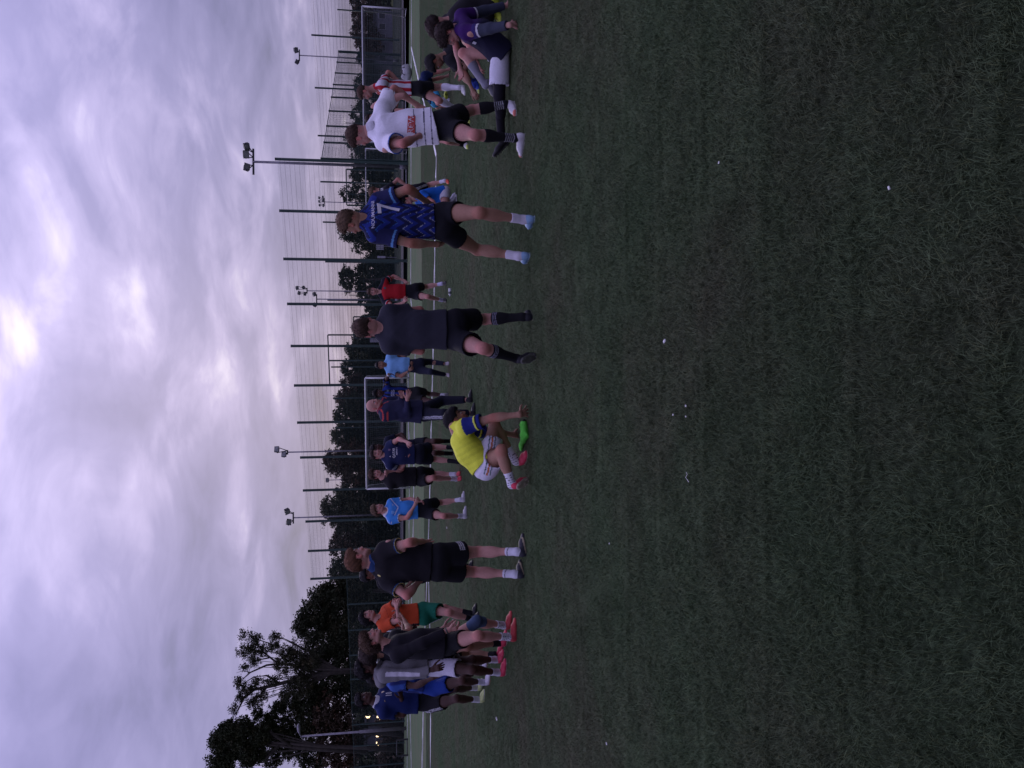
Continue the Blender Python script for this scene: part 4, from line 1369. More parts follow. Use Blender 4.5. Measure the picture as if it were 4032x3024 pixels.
# ------------------------------------------------------------------ trees
def leaves(centres, radii, n, size, colr, var=.35, shell=.55):
    """many leaf-sized faces in clumps through the crown; gaps stay between the clumps"""
    nb = len(centres); centres = np.array(centres); radii = np.array(radii)
    wgt = radii.prod(1) ** .67; wgt /= wgt.sum()
    nc = max(8, n // 26)
    pick = RNG.choice(nb, nc, p=wgt)
    u = RNG.normal(size=(nc, 3)); u /= np.linalg.norm(u, axis=1, keepdims=True)
    rr = shell + (1 - shell) * RNG.random((nc, 1)) ** .6
    rr *= 1 + .22 * np.sin(u @ _WK[2] * 5 + pick[:, None][:, 0] * 1.3)[:, None]
    C = centres[pick] + u * rr * radii[pick]
    m = radii.mean()
    cl = RNG.integers(0, nc, n)
    P = C[cl] + RNG.normal(0, 1, (n, 3)) * np.array([1, 1, .7]) * np.clip(m * .13, .16, .55)
    a = RNG.normal(size=(n, 3)); a /= np.linalg.norm(a, axis=1, keepdims=True)
    b = np.cross(a, RNG.normal(size=(n, 3))); b /= np.linalg.norm(b, axis=1, keepdims=True)
    s_ = size * RNG.uniform(.6, 1.4, (n, 1))
    V = np.concatenate([P - a * s_, P + b * s_ * .5, P + a * s_, P - b * s_ * .5])
    i = np.arange(n)
    F = np.stack([i, n + i, 2 * n + i, 3 * n + i], 1)
    tone = (RNG.uniform(1 - var, 1 + var, nc)[cl] * RNG.uniform(.8, 1.2, n))[:, None]
    tint = RNG.random(nc)[cl][:, None]
    c = np.array(colr) * tone * (1 + (tint > .8) * np.array([.35, .1, 0]))
    return V, F, np.tile(c, (4, 1))
def tree(blobs, Y, n, size, colr, label, base=None, trunk_r=.25, limbs=None, shell=.5, group='trees behind the pitch', dark_core=False, name='tree'):
    """blobs in sight lines: (v, y, half height px, half width px, extra distance)"""
    cs, rs = [], []
    for bl in blobs:
        v, y, hv, hy = bl[:4]; dY = bl[4] if len(bl) > 4 else 0
        yy = Y + dY; px = FPX / yy
        cs.append(AT(v, y, yy)); rs.append((hy / px, (hy + hv) / 2 / px * .9, hv / px))
    by = np.mean([b[1] for b in blobs]) if base is None else base
    bp = gp(by, Y)
    root = empty(name, bp, label, 'tree', group)
    m_ = MB()
    cz = np.mean([c[2] for c in cs])
    top = np.array([np.mean([c[0] for c in cs]), Y, cz * .8])
    trunk = [bp + [0, 0, -.1], bp * .75 + top * .25 + [.1, 0, 0], bp * .45 + top * .55, top]
    trunk[1][2] = top[2] * .3; trunk[2][2] = top[2] * .6
    m_.tube(trunk, [trunk_r * 1.25, trunk_r, trunk_r * .8, trunk_r * .4], 8)
    m_.build('trunk', MT['bark'], root, True)
    m_ = MB()
    for c, r_ in zip(cs, rs):
        st = trunk[2] if c[2] > trunk[2][2] else trunk[1]
        md = st * .5 + c * .5 + np.array([0, 0, -.3])
        m_.tube([st, md, c], [trunk_r * .4, trunk_r * .25, trunk_r * .1], 5, False)
        for k in range(5):
            u = nrm(RNG.normal(size=3) + [0, 0, .3]); e = c + u * np.array(r_) * .8
            m_.tube([c, c * .5 + e * .5 + RNG.normal(0, .1, 3), e], [trunk_r * .12, trunk_r * .08, .02], 4, False)
    if limbs:
        for lm, r0 in limbs:
            pts = [AT(v, y, Y + (q[0] if q else 0)) for v, y, *q in lm]
            m_.tube(pts, list(np.linspace(r0, r0 * .25, len(pts))), 6)
    m_.build('branch', MT['bark'], root, True)
    V, F, c = leaves(cs, rs, n, size, colr, shell=shell)
    link('crown', mesh_np('crown', V, F, False, c), root, [MT['leaf']])
    return root
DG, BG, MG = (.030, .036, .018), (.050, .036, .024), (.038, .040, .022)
TR = [
 # right edge, over the far pitch
 ([(1440, 0, 60, 55), (1425, 60, 45, 40)], 112, 5200, .17, BG, 'brownish round tree at the top right edge'),
 ([(1430, 130, 52, 45), (1450, 180, 45, 40)], 110, 5200, .17, BG, 'brownish tree right of the two-headed floodlight'),
 ([(1445, 225, 45, 40), (1460, 280, 40, 50)], 114, 4200, .17, DG, 'low dark tree behind the two-headed floodlight'),
 ([(1440, 340, 48, 50), (1450, 400, 55, 50)], 112, 4800, .17, DG, 'dark tree behind the side fence above the striped shirt'),
 ([(1420, 450, 45, 30), (1455, 490, 55, 45)], 108, 4200, .16, DG, 'thin dark tree behind the side fence right of the white shirt'),
 ([(1415, 560, 62, 40), (1450, 610, 60, 45)], 112, 5000, .17, DG, 'dark tree behind the side fence above the white shirt'),
 ([(1430, 690, 52, 40), (1450, 650, 55, 40)], 114, 4600, .17, DG, 'dark tree just left of the corner mast'),
 ([(1368, 765, 32, 28), (1410, 760, 40, 45), (1455, 790, 45, 50)], 116, 3800, .16, DG, 'thin ragged tree left of the corner mast'),
 ([(1440, 870, 60, 50), (1395, 905, 62, 38), (1440, 950, 62, 42), (1475, 985, 45, 28)], 96, 9500, .15, DG, 'dense dark tree beside the number 7 head sloping down left'),
 ([(1372, 1100, 37, 52), (1425, 1060, 22, 26), (1425, 1140, 24, 24)], 104, 5200, .14, DG, 'lollipop shaped tree with bare lower limbs above the red shirt'),
 ([(1465, 1050, 45, 40), (1455, 1110, 45, 40), (1455, 1165, 45, 35)], 112, 6000, .17, DG, 'low dark tree behind the red shirt'),
 ([(1475, 1215, 40, 32), (1500, 1250, 40, 40)], 112, 3400, .17, DG, 'low sloping tree left of the red shirt'),
 ([(1430, 1350, 45, 40), (1405, 1390, 45, 36)], 104, 5600, .16, DG, 'tree left of the grey shirt under the steel frame'),
 ([(1395, 1450, 50, 42), (1440, 1420, 50, 40)], 102, 5600, .16, DG, 'dark tree under the left half of the steel frame'),
 ([(1390, 1520, 50, 40), (1380, 1570, 52, 42)], 100, 6200, .16, BG, 'reddish brown tree behind the bald coach'),
 ([(1365, 1640, 55, 42), (1400, 1600, 55, 42), (1430, 1660, 60, 50)], 98, 7600, .16, DG, 'bushy dark tree right of the slanting floodlight'),
 ([(1355, 1715, 52, 42), (1410, 1740, 60, 50)], 97, 6400, .16, DG, 'dark tree at the foot of the slanting floodlight'),
 ([(1325, 1815, 50, 50), (1385, 1790, 55, 50), (1390, 1860, 60, 50)], 92, 9000, .15, BG, 'tall brownish round tree left of the slanting floodlight'),
 ([(1395, 1915, 50, 40), (1360, 1950, 42, 34)], 96, 5600, .16, DG, 'lower tree in the dip left of the brownish tree'),
 ([(1325, 2000, 58, 48), (1385, 2010, 60, 60), (1345, 2055, 58, 42)], 90, 10000, .15, MG, 'tall green tree behind the wide-headed floodlight'),
 ([(1370, 2110, 60, 44), (1345, 2160, 45, 34), (1420, 2140, 60, 50)], 92, 7600, .15, BG, 'brown tinged tree right of the big dark trees'),
 ([(1370, 2220, 62, 42), (1345, 2255, 50, 34), (1430, 2220, 60, 50)], 88, 7600, .15, DG, 'dark tree above the black shirt with three stripes'),
 ([(1330, 2320, 75, 45), (1280, 2350, 65, 42), (1400, 2320, 70, 60)], 84, 12000, .14, DG, 'big dark tree above the orange shirt'),
 ([(1250, 2415, 75, 48), (1235, 2470, 75, 45), (1340, 2430, 80, 70)], 82, 15000, .14, DG, 'biggest dense tree whose top meets the bare branches'),
 ([(1290, 2540, 95, 60), (1380, 2520, 75, 70), (1270, 2600, 85, 50)], 80, 15000, .13, DG, 'dense dark lower crown under the bare-branched tree'),
 ([(1300, 2690, 70, 62), (1380, 2640, 75, 70), (1250, 2730, 55, 45), (1390, 2740, 60, 65)], 78, 15000, .13, DG, 'dark hanging foliage behind the players at the left'),
]
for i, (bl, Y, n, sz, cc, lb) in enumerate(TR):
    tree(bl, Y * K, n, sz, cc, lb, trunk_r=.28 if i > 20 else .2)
# the half bare tree
tree([(960, 2500, 24, 20), (985, 2545, 30, 26), (1010, 2515, 22, 18), (955, 2570, 26, 24), (1030, 2560, 26, 22), (1090, 2505, 26, 14), (1075, 2545, 28, 22), (1000, 2600, 24, 20), (1120, 2570, 34, 30), (1095, 2610, 24, 20), (1150, 2600, 40, 40), (965, 2625, 18, 16),
      (945, 2690, 22, 24), (975, 2715, 26, 24), (1010, 2690, 26, 22), (950, 2745, 24, 22), (1030, 2735, 30, 26), (1070, 2680, 26, 18), (925, 2790, 18, 20), (1000, 2770, 28, 24), (1180, 2660, 40, 40), (1120, 2730, 34, 20), (1150, 2690, 30, 26), (1215, 2600, 50, 50), (1200, 2700, 46, 50), (1160, 2560, 34, 34), (1110, 2640, 26, 30)],
     76 * K, 24000, .085, MG, 'tall half bare tree with twisting limbs against the sky', base=2650, trunk_r=.2, shell=.3,
     limbs=[([(1420, 2640), (1280, 2650), (1155, 2678), (1065, 2702), (1000, 2716), (960, 2750), (935, 2800)], .27),
            ([(1250, 2655), (1160, 2620), (1112, 2612), (1050, 2619), (985, 2648), (955, 2675)], .18),
            ([(1140, 2618), (1093, 2612), (1039, 2569), (1000, 2518), (981, 2497), (975, 2480)], .12),
            ([(1040, 2570), (1000, 2560), (960, 2548), (940, 2540)], .08), ([(1060, 2590), (1010, 2600), (965, 2600)], .08),
            ([(1000, 2716), (960, 2700), (925, 2690), (915, 2688)], .08), ([(1100, 2690), (1050, 2660), (1000, 2665), (960, 2690)], .12),
            ([(1000, 2520), (975, 2535), (950, 2530)], .05), ([(1200, 2560), (1160, 2535), (1130, 2520), (1106, 2509)], .10), ([(935, 2800), (925, 2815), (935, 2835)], .05),
            ([(985, 2648), (960, 2640), (930, 2650)], .05), ([(1055, 2700), (1020, 2740), (960, 2770)], .12)])
tree([(900, 2870, 40, 30), (860, 2920, 40, 34), (930, 2920, 45, 40), (880, 2985, 50, 36), (960, 2860, 34, 26), (985, 2970, 50, 44), (1020, 2900, 44, 36), (870, 3040, 50, 40)],
     74 * K, 36000, .11, DG, 'tallest leafy tree at the far left edge', base=2960, trunk_r=.22, shell=.35,
     limbs=[([(1450, 2960), (1250, 2950), (1100, 2935), (1000, 2925), (900, 2920)], .25), ([(1150, 2938), (1060, 2880), (980, 2860), (910, 2868)], .2), ([(1100, 2935), (1040, 2990), (960, 3000)], .2)])
tree([(1060, 2840, 36, 34), (1100, 2790, 34, 34), (1120, 2860, 36, 40), (1170, 2800, 34, 44), (1090, 2920, 36, 36), (1070, 2985, 44, 44), (1150, 2950, 44, 44), (1200, 2880, 44, 44), (1230, 2980, 60, 50), (1010, 2815, 26, 22), (1210, 2740, 55, 50), (1230, 2820, 60, 60), (1060, 2880, 40, 40), (1130, 2900, 50, 50), (1150, 2760, 30, 30)],
     77 * K, 34000, .11, DG, 'open leafy tree with sky showing through, left of the bare branches', base=2860, trunk_r=.2, shell=.4,
     limbs=[([(1450, 2860), (1300, 2862), (1180, 2850), (1090, 2830), (1010, 2815)], .2), ([(1200, 2852), (1130, 2900), (1070, 2960)], .2)])
tree([(1280, 2800, 50, 60), (1290, 2900, 60, 60), (1340, 2840, 50, 70), (1340, 2980, 70, 60), (1400, 2920, 34, 60)],
     76 * K, 14000, .13, BG, 'low brown tinged crown behind the street lamp', base=2900, trunk_r=.2, shell=.45)
# undergrowth and hedges: nobody could count the bushes
def hedge(y0, y1, vt0, vt1, Y0, Y1, n, size, colr, label, hmin=0):
    t = RNG.random(n); y = y0 + (y1 - y0) * t; Y = Y0 + (Y1 - Y0) * t + RNG.normal(0, 1.2, n)
    vt = vt0 + (vt1 - vt0) * t + 10 * np.sin(t * 40) + 7 * np.sin(t * 91 + 1)
    d0 = ray(0, 0); P = []
    X = (1512 - y) / FPX * Y
    top = CH + (1522 + .009 * (y - 1512) - vt) / FPX * Y
    z = top * RNG.random(n) ** .8 + RNG.normal(0, .15, n)
    P = np.stack([X, Y, np.maximum(z, 0.02)], 1)
    a = RNG.normal(size=(n, 3)); a /= np.linalg.norm(a, axis=1, keepdims=True)
    b = np.cross(a, RNG.normal(size=(n, 3))); b /= np.linalg.norm(b, axis=1, keepdims=True)
    s_ = size * RNG.uniform(.6, 1.4, (n, 1))
    V = np.concatenate([P - a * s_, P + b * s_ * .6, P + a * s_, P - b * s_ * .6]); i = np.arange(n)
    c = np.array(colr) * (RNG.uniform(.6, 1.3, n) * (1 + .3 * np.sin(t * 130)))[:, None]
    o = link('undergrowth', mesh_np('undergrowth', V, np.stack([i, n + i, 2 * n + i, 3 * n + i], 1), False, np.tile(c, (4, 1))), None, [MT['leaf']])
    tag(o, label, kind='stuff')
hedge(-60, 1300, 1468, 1470, 128 * K, 118 * K, 15000, .30, DG, 'dark hedge along the far side of the second pitch')
hedge(1250, 2480, 1448, 1415, 108 * K, 90 * K, 22000, .24, DG, 'dark undergrowth below the trees behind the middle goal')
hedge(2440, 2790, 1410, 1400, 90 * K, 86 * K, 9000, .22, DG, 'dark undergrowth behind the players at the left')
hedge(2780, 3080, 1500, 1495, 84 * K, 80 * K, 5000, .20, BG, 'low brown bushes at the far left behind the fence')

hedge(1240, 3090, 1425, 1380, 135 * K, 125 * K, 34000, .38, DG, 'distant dark wood closing the view behind the left-hand trees')
# ------------------------------------------------------------------ kit colours
WH = (.60, .58, .62); BK = (.010, .010, .013); NV = (.012, .016, .045); GR = (.16, .155, .165)
def base(c, n): return np.tile(np.array(c, float), (n, 1))
def c_seven(c):
    o = base((.010, .012, .050), c['n'])
    a, d = c['ang'] * .17, c['td']
    zig = np.abs(((a * 9 + .3) % 1) - .5) * .16
    u = (d + zig) * 8.5
    band = (u % 1)
    o = mixa(o, base((.014, .026, .17), c['n']), S(.45, .5, band) * (1 - S(.9, .95, band)))
    hatch = (np.sin((a * 1.0 + d * .9) * 330) > .0)
    e = (band > .41) & (band < .49) & hatch
    low = S(.30, .42, d + .35 * -c['tl'])
    o[e] = (np.array([.03, .10, .30]) * (1 - low[:, None]) + np.array([.40, .42, .50]) * low[:, None] * .8)[e]
    o[c['slv']] = (.018, .020, .070)
    m = c['slv'] & (c['st'] > .035) & (c['st'] < .055)
    o[m] = (.10, .24, .48)
    o[c['nk'] < .085] = (.015, .018, .07)
    return o
def c_bands(c1, c2, n, yoke=None, slv=None, trim=None):
    def f(c):
        s_ = np.sin(c['ang'] * n) > 0
        o = base(c1, c['n']); o[s_] = c2
        ss = c['slv'] & (np.sin((c['P'] @ nrm([1, .6, .3])) * 75) > 0)
        o[c['slv']] = c1; o[ss] = c2
        if yoke: o[(c['nk'] < .125)] = yoke
        if trim: o[c['slv'] & (c['st'] < .018)] = trim
        return o
    return f
def c_red(c):
    o = base((.34, .014, .020), c['n'])
    y = (c['td'] + np.abs(c['tl']) * -.35 < .018) & (c['nk'] > .07)
    o[y] = (.012, .012, .02)
    m = c['slv'] & (c['sa'] < .105); o[m] = (.012, .012, .02)
    o[c['slv'] & (c['sa'] > .105) & (c['sa'] < .118)] = (.4, .38, .4)
    return o
def c_trim(b, neck=None, cuff=None, cuff2=None):
    def f(c):
        o = base(b, c['n'])
        if neck is not None: o[c['nk'] < .098] = neck
        if cuff is not None: o[c['slv'] & (c['st'] < .020)] = cuff
        if cuff2 is not None: o[c['slv'] & (c['st'] < .008)] = cuff2
        return o
    return f
def c_chev(c):
    o = base((.045, .21, .55), c['n'])
    z = c['td'] + np.abs(c['tl']) * .55
    ft = (c['tf'] > 0) & ~c['slv']
    o[ft & (np.abs(z - .21) < .009)] = (.45, .46, .55)
    o[ft & (z > .18) & (z < .20)] = (.03, .12, .40)
    o[ft & (np.abs(z - .245) < .006)] = (.03, .12, .40)
    o[(c['nk'] < .098)] = WH
    o[c['slv'] & (c['st'] < .022)] = WH
    st3 = (np.sin(c['tf'] * 260) > .1) & (np.abs(c['tf']) < .040) & (c['td'] < .045) & (c['nk'] > .1)
    o[st3] = (.45, .47, .58)
    return o
def c_three(b, s3=(.5, .5, .52), lim=.14, neck=None):
    def f(c):
        o = base(b, c['n'])
        fw = (c['P'] * 0)[:, 0]
        m = (np.abs(c['tf'] + .02) < .034) & (np.sin((c['tf'] + .02) * 270) > -.1) & ((c['td'] < .05) | c['slv']) & (c['nk'] > .10) & (c['sa'] < lim)
        o[m] = s3
        if neck: o[c['nk'] < .092] = neck
        return o
    return f
def c_orange(c):
    o = base((.44, .060, .020), c['n'])
    side = (np.abs(np.abs(c['ang']) - 1.75) < .16) & (c['td'] > .20) & ~c['slv']
    o[side] = (.012, .010, .012)
    o[c['nk'] < .088] = (.02, .012, .012)
    o[(np.abs(c['td'] - .11 - .2 * c['tl']) < .004) & (c['tf'] > 0) & ~c['slv']] = (.25, .03, .015)
    return o
def c_jacket(c):
    o = base((.020, .021, .050), c['n'])
    p = (np.abs(c['sa'] - .035) < .011) & c['slv'] | ((np.abs(c['td'] + .035 - np.abs(c['tl']) * .25) < .009) & (np.abs(c['tl']) > .1))
    o[p & (c['P'][:, 2] > 0)] = (.42, .055, .05)
    o[(np.abs(c['tl']) < .010) & (c['tf'] > 0) & (c['td'] < .10)] = (.42, .055, .05)
    o[(c['nk'] > .085) & (c['nk'] < .10)] = (.25, .04, .05)
    o[(np.abs(c['td'] - .42) < .004)] = (.035, .036, .06)
    return o
def c_hood(c):
    o = base((.150, .145, .155), c['n'])
    m = c['slv'] & (np.abs(c['P'] @ nrm([1, 0, 0]) - np.median((c['P'] @ nrm([1, 0, 0]))[c['slv'] & ~c['L']])) < .022) & ~c['L'] & (c['sa'] < .42)
    o[m] = (.52, .50, .56)
    o[c['nk'] < .09] = (.02, .02, .025)
    return o
def c_yellow(c):
    o = base((.62, .66, .055), c['n'])
    bd = np.sin(c['td'] * 110 + np.abs(c['ang']) * 3.2)
    o = mixa(o, base((.42, .46, .045), c['n']), S(.0, .25, bd) * .14 * S(.12, .2, c['td']))
    o = mixa(o, base((.36, .40, .04), c['n']), (np.sin(c['td'] * 520) > .3) * S(.0, .25, bd) * .35 * S(.12, .2, c['td']))
    o[c['slv'] | (c['sa'] > .0) & (c['nk'] > .17) & (np.abs(c['tl']) > .15) & (c['td'] < .13)] = (.016, .024, .15)
    o[c['slv'] & (c['st'] > .035) & (c['st'] < .05)] = (.01, .01, .012)
    o[c['slv'] & (c['st'] > .05) & (c['st'] < .066) & (c['tf'] > -.03)] = (.62, .66, .10)
    return o
def c_purple(c):
    o = base((.012, .012, .030), c['n'])
    up = 1 - S(.10, .20, c['td'])
    o = mixa(o, base((.036, .010, .085), c['n']), up)
    m = c['slv']
    o[m] = (.040, .011, .090)
    lo = c['sa'] > .17
    o[m & lo] = (.035, .040, .062)
    o[m & (np.abs(c['sa'] - .158) < .010)] = (.60, .58, .62)
    o[m & (c['sa'] > .10) & (c['sa'] < .135) & (c['L']) & (np.sin(c['sa'] * 300) > 0)] = (.03, .035, .14)
    o[c['nk'] < .09] = (.02, .012, .05)
    return o
def c_blobs(b, b2, sc=30):
    def f(c):
        n = np.sin(c['P'] @ _WK[0] * sc) + np.sin(c['P'] @ _WK[5] * sc * 1.3 + 2) + np.sin(c['P'] @ _WK[7] * sc * 2.1)
        return mixa(base(b, c['n']), base(b2, c['n']), S(.2, .8, n))
    return f
def c_white(c):
    o = base((.74, .72, .78), c['n'])
    for d in (.505, .572):
        o[(np.abs(c['td'] - d - .05 * c['tl']) < .0045) & ~c['slv']] = (.02, .02, .05)
    o[(np.abs(c['td'] - .410) < .0045) & ~c['slv'] & (c['tl'] < .10)] = (.02, .02, .05)
    o[c['slv'] & (c['st'] < .020) & c['L']] = (.05, .12, .38)
    return o
def c_side3(b, s3=(.52, .52, .54), every=True, lo=0, hi=9):
    """three stripes down the outside of the leg"""
    def f(c):
        o = base(b, c['n'])
        m = (c['out'] > .03) & (np.abs(c['fw']) < .026) & (np.sin((c['fw'] + .0) * 330 + 1.2) > .1) & (c['hem'] > lo) & (c['hem'] < hi)
        o[m] = s3
        return o
    return f
def c_bars(c):
    o = base(BK, c['n'])
    m = (~c['L']) & (c['out'] > -.01) & (c['hem'] > .040) & (c['hem'] < .106) & (np.sin((c['hem'] - .040) / .066 * 6 * math.pi - math.pi / 2) > -.05) & (c['fw'] < .07)
    o[m] = (.56, .55, .60)
    return o
def c_green(c):
    o = base((.008, .105, .062), c['n'])
    w = (c['out'] > .0) & (c['fw'] < .045 + .02) & (c['fw'] > .02 - c['hem'] * .06) & (c['hem'] < .26) & (np.abs(c['fw'] - .035) < .042 - c['hem'] * .14)
    o[w & ~c['L']] = (.48, .47, .55)
    o[c['hem'] < .007] = (.01, .02, .03)
    return o
def c_nshorts(c):
    o = base((.58, .56, .64), c['n'])
    q = c['hem'] - .0 * c['fw']
    m = (~c['L']) & (c['out'] > .0)
    o[m & (np.abs(c['fw'] + .008) < .009)] = (.42, .12, .04)
    o[m & (np.abs(np.abs(c['fw'] + .008) - .028) < .005)] = (.01, .06, .05)
    b = m & (np.hypot(c['hem'] - .08, c['fw'] - .085) < .022)
    o[b] = (.45, .25, .04)
    return o
def sk_dots(tt, L, V, a, b):
    o = base((.58, .57, .62), len(tt))
    th = np.arctan2(a, b)
    d = (np.sin(tt * 260) > .25) & (np.sin(th * 15) > .25) & (tt < L - .02) & (tt > -.03)
    o[d] = (.015, .015, .03)
    return o
def sk_rings(c0, c1, lo, hi, n):
    def f(tt, L, V, a, b):
        o = base(c0, len(tt)); x = (tt if lo < .2 and hi < .3 else tt)
        m = (L - tt > lo) & (L - tt < hi) & (np.sin((L - tt - lo) / (hi - lo) * 2 * math.pi * n - math.pi / 2) > .45)
        o[m] = c1
        return o
    return f
def sk_low(c0, c1, lo, hi, n):
    def f(tt, L, V, a, b):
        o = base(c0, len(tt)); m = (tt > lo) & (tt < hi) & (np.sin((tt - lo) / (hi - lo) * 2 * math.pi * n - math.pi / 2) > .45)
        o[m] = c1
        return o
    return f
def sk_tick(tt, L, V, a, b):
    o = base((.56, .55, .62), len(tt)); o[(np.abs(L - tt - .03 - a * .15) < .004) & (b > 0)] = (.03, .03, .04)
    return o
SKW = (.26, (.56, .55, .62)); SKB = (.24, (.010, .010, .012))
def s_toe(col, x0=.2):
    def f(x, y, u, C): C[x > x0] = col; return C
    return f
def s_curve(col):
    def f(x, y, u, C):
        m = (np.abs(u - .020 - (x - .03) * .12) < .006 + .03 * np.clip(x - .05, 0, .12)) & (x > .03) & (x < .20) & (np.abs(y) > .022); C[m] = col; return C
    return f
def s_split(col, u0=.03):
    def f(x, y, u, C): C[(u < u0) & (x > .08)] = col; return C
    return f
SH_BK = ((.014, .014, .017), (.02, .02, .022))
SH_WH = ((.52, .51, .55), (.45, .44, .46))
SH_RD = ((.42, .030, .045), (.30, .025, .035), None, (.5, .2, .2))
SH_PK = ((.50, .045, .085), (.35, .30, .25), None, (.1, .05, .05))

# ---- small things worn or carried
def band(sd, r, w, colr, at=.92, name='wristband'):
    def f(J, root, s, o):
        e, w_ = J['e' + sd], J['w' + sd]; d = nrm(w_ - e); p = e + (w_ - e) * at
        m_ = MB(); m_.tube([p - d * w / 2, p - d * w / 2, p + d * w / 2], [r * .9, r, r], 14); m_.build(name, pmat(colr), root, True)
    return f
def kneesleeve(J, root, s, o):
    H = o['H']; kn = J['kL']; a = J['aL']; p = J['pL']; th = nrm(kn - p); sh = nrm(a - kn)
    g = uni([(rc(kn - th * .13 * H, kn, .066 * H, .062 * H), 0), (rc(kn, kn + sh * .12 * H, .062 * H, .058 * H), .03)])
    g = cutp(cutp(g, kn + sh * .11 * H, sh), kn - th * .11 * H, -th)
    def f(P): return g(P) - wrin(P, 1.6, 3) * .006
    f.box = g.box
    V, F = polygonise(f, o['rcl'])
    C = mixa(base((.055, .085, .15), len(V)), base((.035, .05, .09), len(V)), (np.sin((V @ sh) * 55) > .5) * 1.0)
    link('knee_sleeve', mesh_np('knee_sleeve', V, F, True, C), root, [MT['cloth']])
def hood(J, root, s, o):
    nk, F, H, SP = o['nk'], o['F'], o['H'], o['SP']
    a = nk - F * .06 + SP * .02
    g = uni([(an(a - o['Rt'] * .06, a + o['Rt'] * .06, (.05, .05), (.05, .05), F, .06), 0), (el(nk - F * .135 - SP * .02, (.11, .075, .07), [o['Rt'], F, SP]), .05), (rc(nk + o['Rt'] * .09 + SP * .03, nk + F * .08 - SP * .02, .032, .028), .03), (rc(nk - o['Rt'] * .09 + SP * .03, nk + F * .08 - SP * .02, .032, .028), .03)])
    def f(P): return g(P) - wrin(P, 1.5, 9) * .014
    f.box = g.box
    V, Fq = polygonise(f, o['rcl'])
    link('hood', mesh_np('hood', V, Fq, True, np.tile((.150, .145, .155), (len(V), 1))), root, [MT['cloth']])
def collar(colr, inner=None, stand=.035):
    def f(J, root, s, o):
        nk, SP, H = o['nk'], o['SP'], o['H']; ax = nrm(o['hc'] - nk)
        lo = rc(nk, nk + ax * .055 * H, .084 * H, .078 * H); hi = rc(nk - ax * .1, nk + ax * .2 * H, .068 * H, .066 * H)
        def g(P): return np.maximum(np.maximum(lo(P), -hi(P)), (P - (nk + ax * stand * H)) @ ax) - wrin(P, 2, 5) * .003
        g.box = lo.box
        V, F = polygonise(g, .006)
        c = base(colr, len(V))
        if inner: c[((V - nk) @ o['Ft'] > 0)] = inner
        link('collar', mesh_np('collar', V, F, True, c), root, [MT['cloth']])
    return f
def tights(sd, c=(.013, .012, .017)):
    def fn(J, root, s, o):
        H = o['H']; p, kn, a = J['p' + sd], J['k' + sd], J['a' + sd]
        g = uni([(rc(p + (kn - p) * .3, kn, .084 * H, .062 * H), 0), (rc(kn, a, .060 * H, .043 * H), .03)])
        def f(P): return g(P) - wrin(P, 1.8, 7) * .005
        f.box = g.box
        V, F = polygonise(f, o['rcl'])
        link('legging', mesh_np('legging', V, F, True, base(c, len(V))), root, [MT['cloth']])
    return fn
BADGE = [(math.cos(t) * (.5 + .06 * math.sin(5 * t)), math.sin(t) * (.55 + .05 * math.cos(3 * t))) for t in np.linspace(0, 2 * math.pi, 17)[:-1]]
BOX = [(-.5, -.5), (.5, -.5), (.5, .5), (-.5, .5)]
SHIELD = [(-.45, .5), (.45, .5), (.45, -.1), (0, -.6), (-.45, -.1)]
SWOOSH = [(-.5, .1), (-.3, -.25), (-.1, -.25), (.6, .35), (-.05, -.02), (-.25, 0)]
TRI = [(-.5, -.4), (.5, -.4), (0, .5)]

# ------------------------------------------------------------------ who stands where: sight lines (v, y) in the photo, bone lengths settle the depth
X_, Y_, Z_ = np.eye(3)
cam_dir = -Y_
P = []
def add(**k): P.append(k)

add(n='Q', lab='young man from behind in a dark blue patterned shirt with a white number 7', near=True, H=1.045, yaw=-22, hyaw=-48, hpit=-4, skin='tan', hc='fairb', hair='short',
    pel=(1742, 872), nk=(1437, 868), hd=(1382, 874), hs=1.02,
    L=dict(sh=(1478, 921), el=(1618, 958), wr=(1722, 962), ha=(1765, 958), ep=-Y_ * .3, wp=Y_ * .6, kn=(1880, 984), he=(2092, 1003), to=(2030, 1086)),
    R=dict(sh=(1492, 793), el=(1608, 743), wr=(1676, 792), ep=-Y_ * .7, wp=Y_ * 1.0, kn=(1889, 838), he=(2112, 857), to=(2084, 905)),
    top=dict(col=c_seven, hem=.615, slv=.66, loose=1.02, fine=True, fold=.013, w=.95, ext=.2, prints=[('text', '7', .055, .205, .205, -1, (.58, .56, .60), .95, .06), ('text', 'NOUMANNI', .0, .068, .030, -1, (.45, .45, .56), 1.35, 0)]),
    bot=dict(col=BK, len=.42, w=1.08), sock=(.30, (.58, .55, .62)), shoe=((.22, .36, .52), (.28, .40, .50), s_split((.14, .26, .42), .036), (.03, .03, .05)))
add(n='O', lab='man from behind in a charcoal t-shirt and knee-high black socks with grey rings', near=True, H=.985, yaw=-4, hyaw=-6, hpit=-6, skin='fair', hc='brown', hair='short', bulk=1.02,
    pel=(1790, 1298), nk=(1500, 1296), hd=(1447, 1291), hs=1.06,
    L=dict(sh=(1536, 1360), el=(1655, 1380), ep=Y_ * .3 - X_, wr=(1640, 1310), wp=Y_, th=X_ + Z_, kn=(1903, 1372), he=(2052, 1424), to=(2112, 1403), up=True, pref=np.array([0, -1.0, .6])),
    R=dict(sh=(1534, 1234), el=(1652, 1222), ep=Y_ * .3 + X_, wr=(1640, 1285), wp=Y_, th=-X_ + Z_, kn=(1911, 1257), he=(2106, 1254), to=(2088, 1232)),
    top=dict(col=(.030, .030, .042), hem=.60, slv=.66, loose=1.06, fold=.014, ext=.25), bot=dict(col=(.010, .010, .014), len=.60, w=1.15),
    sock=(.80, sk_rings((.010, .010, .012), (.28, .28, .36), .012, .060, 3)), shoe=((.016, .016, .022), (.12, .12, .11), None, (.03, .03, .03)))
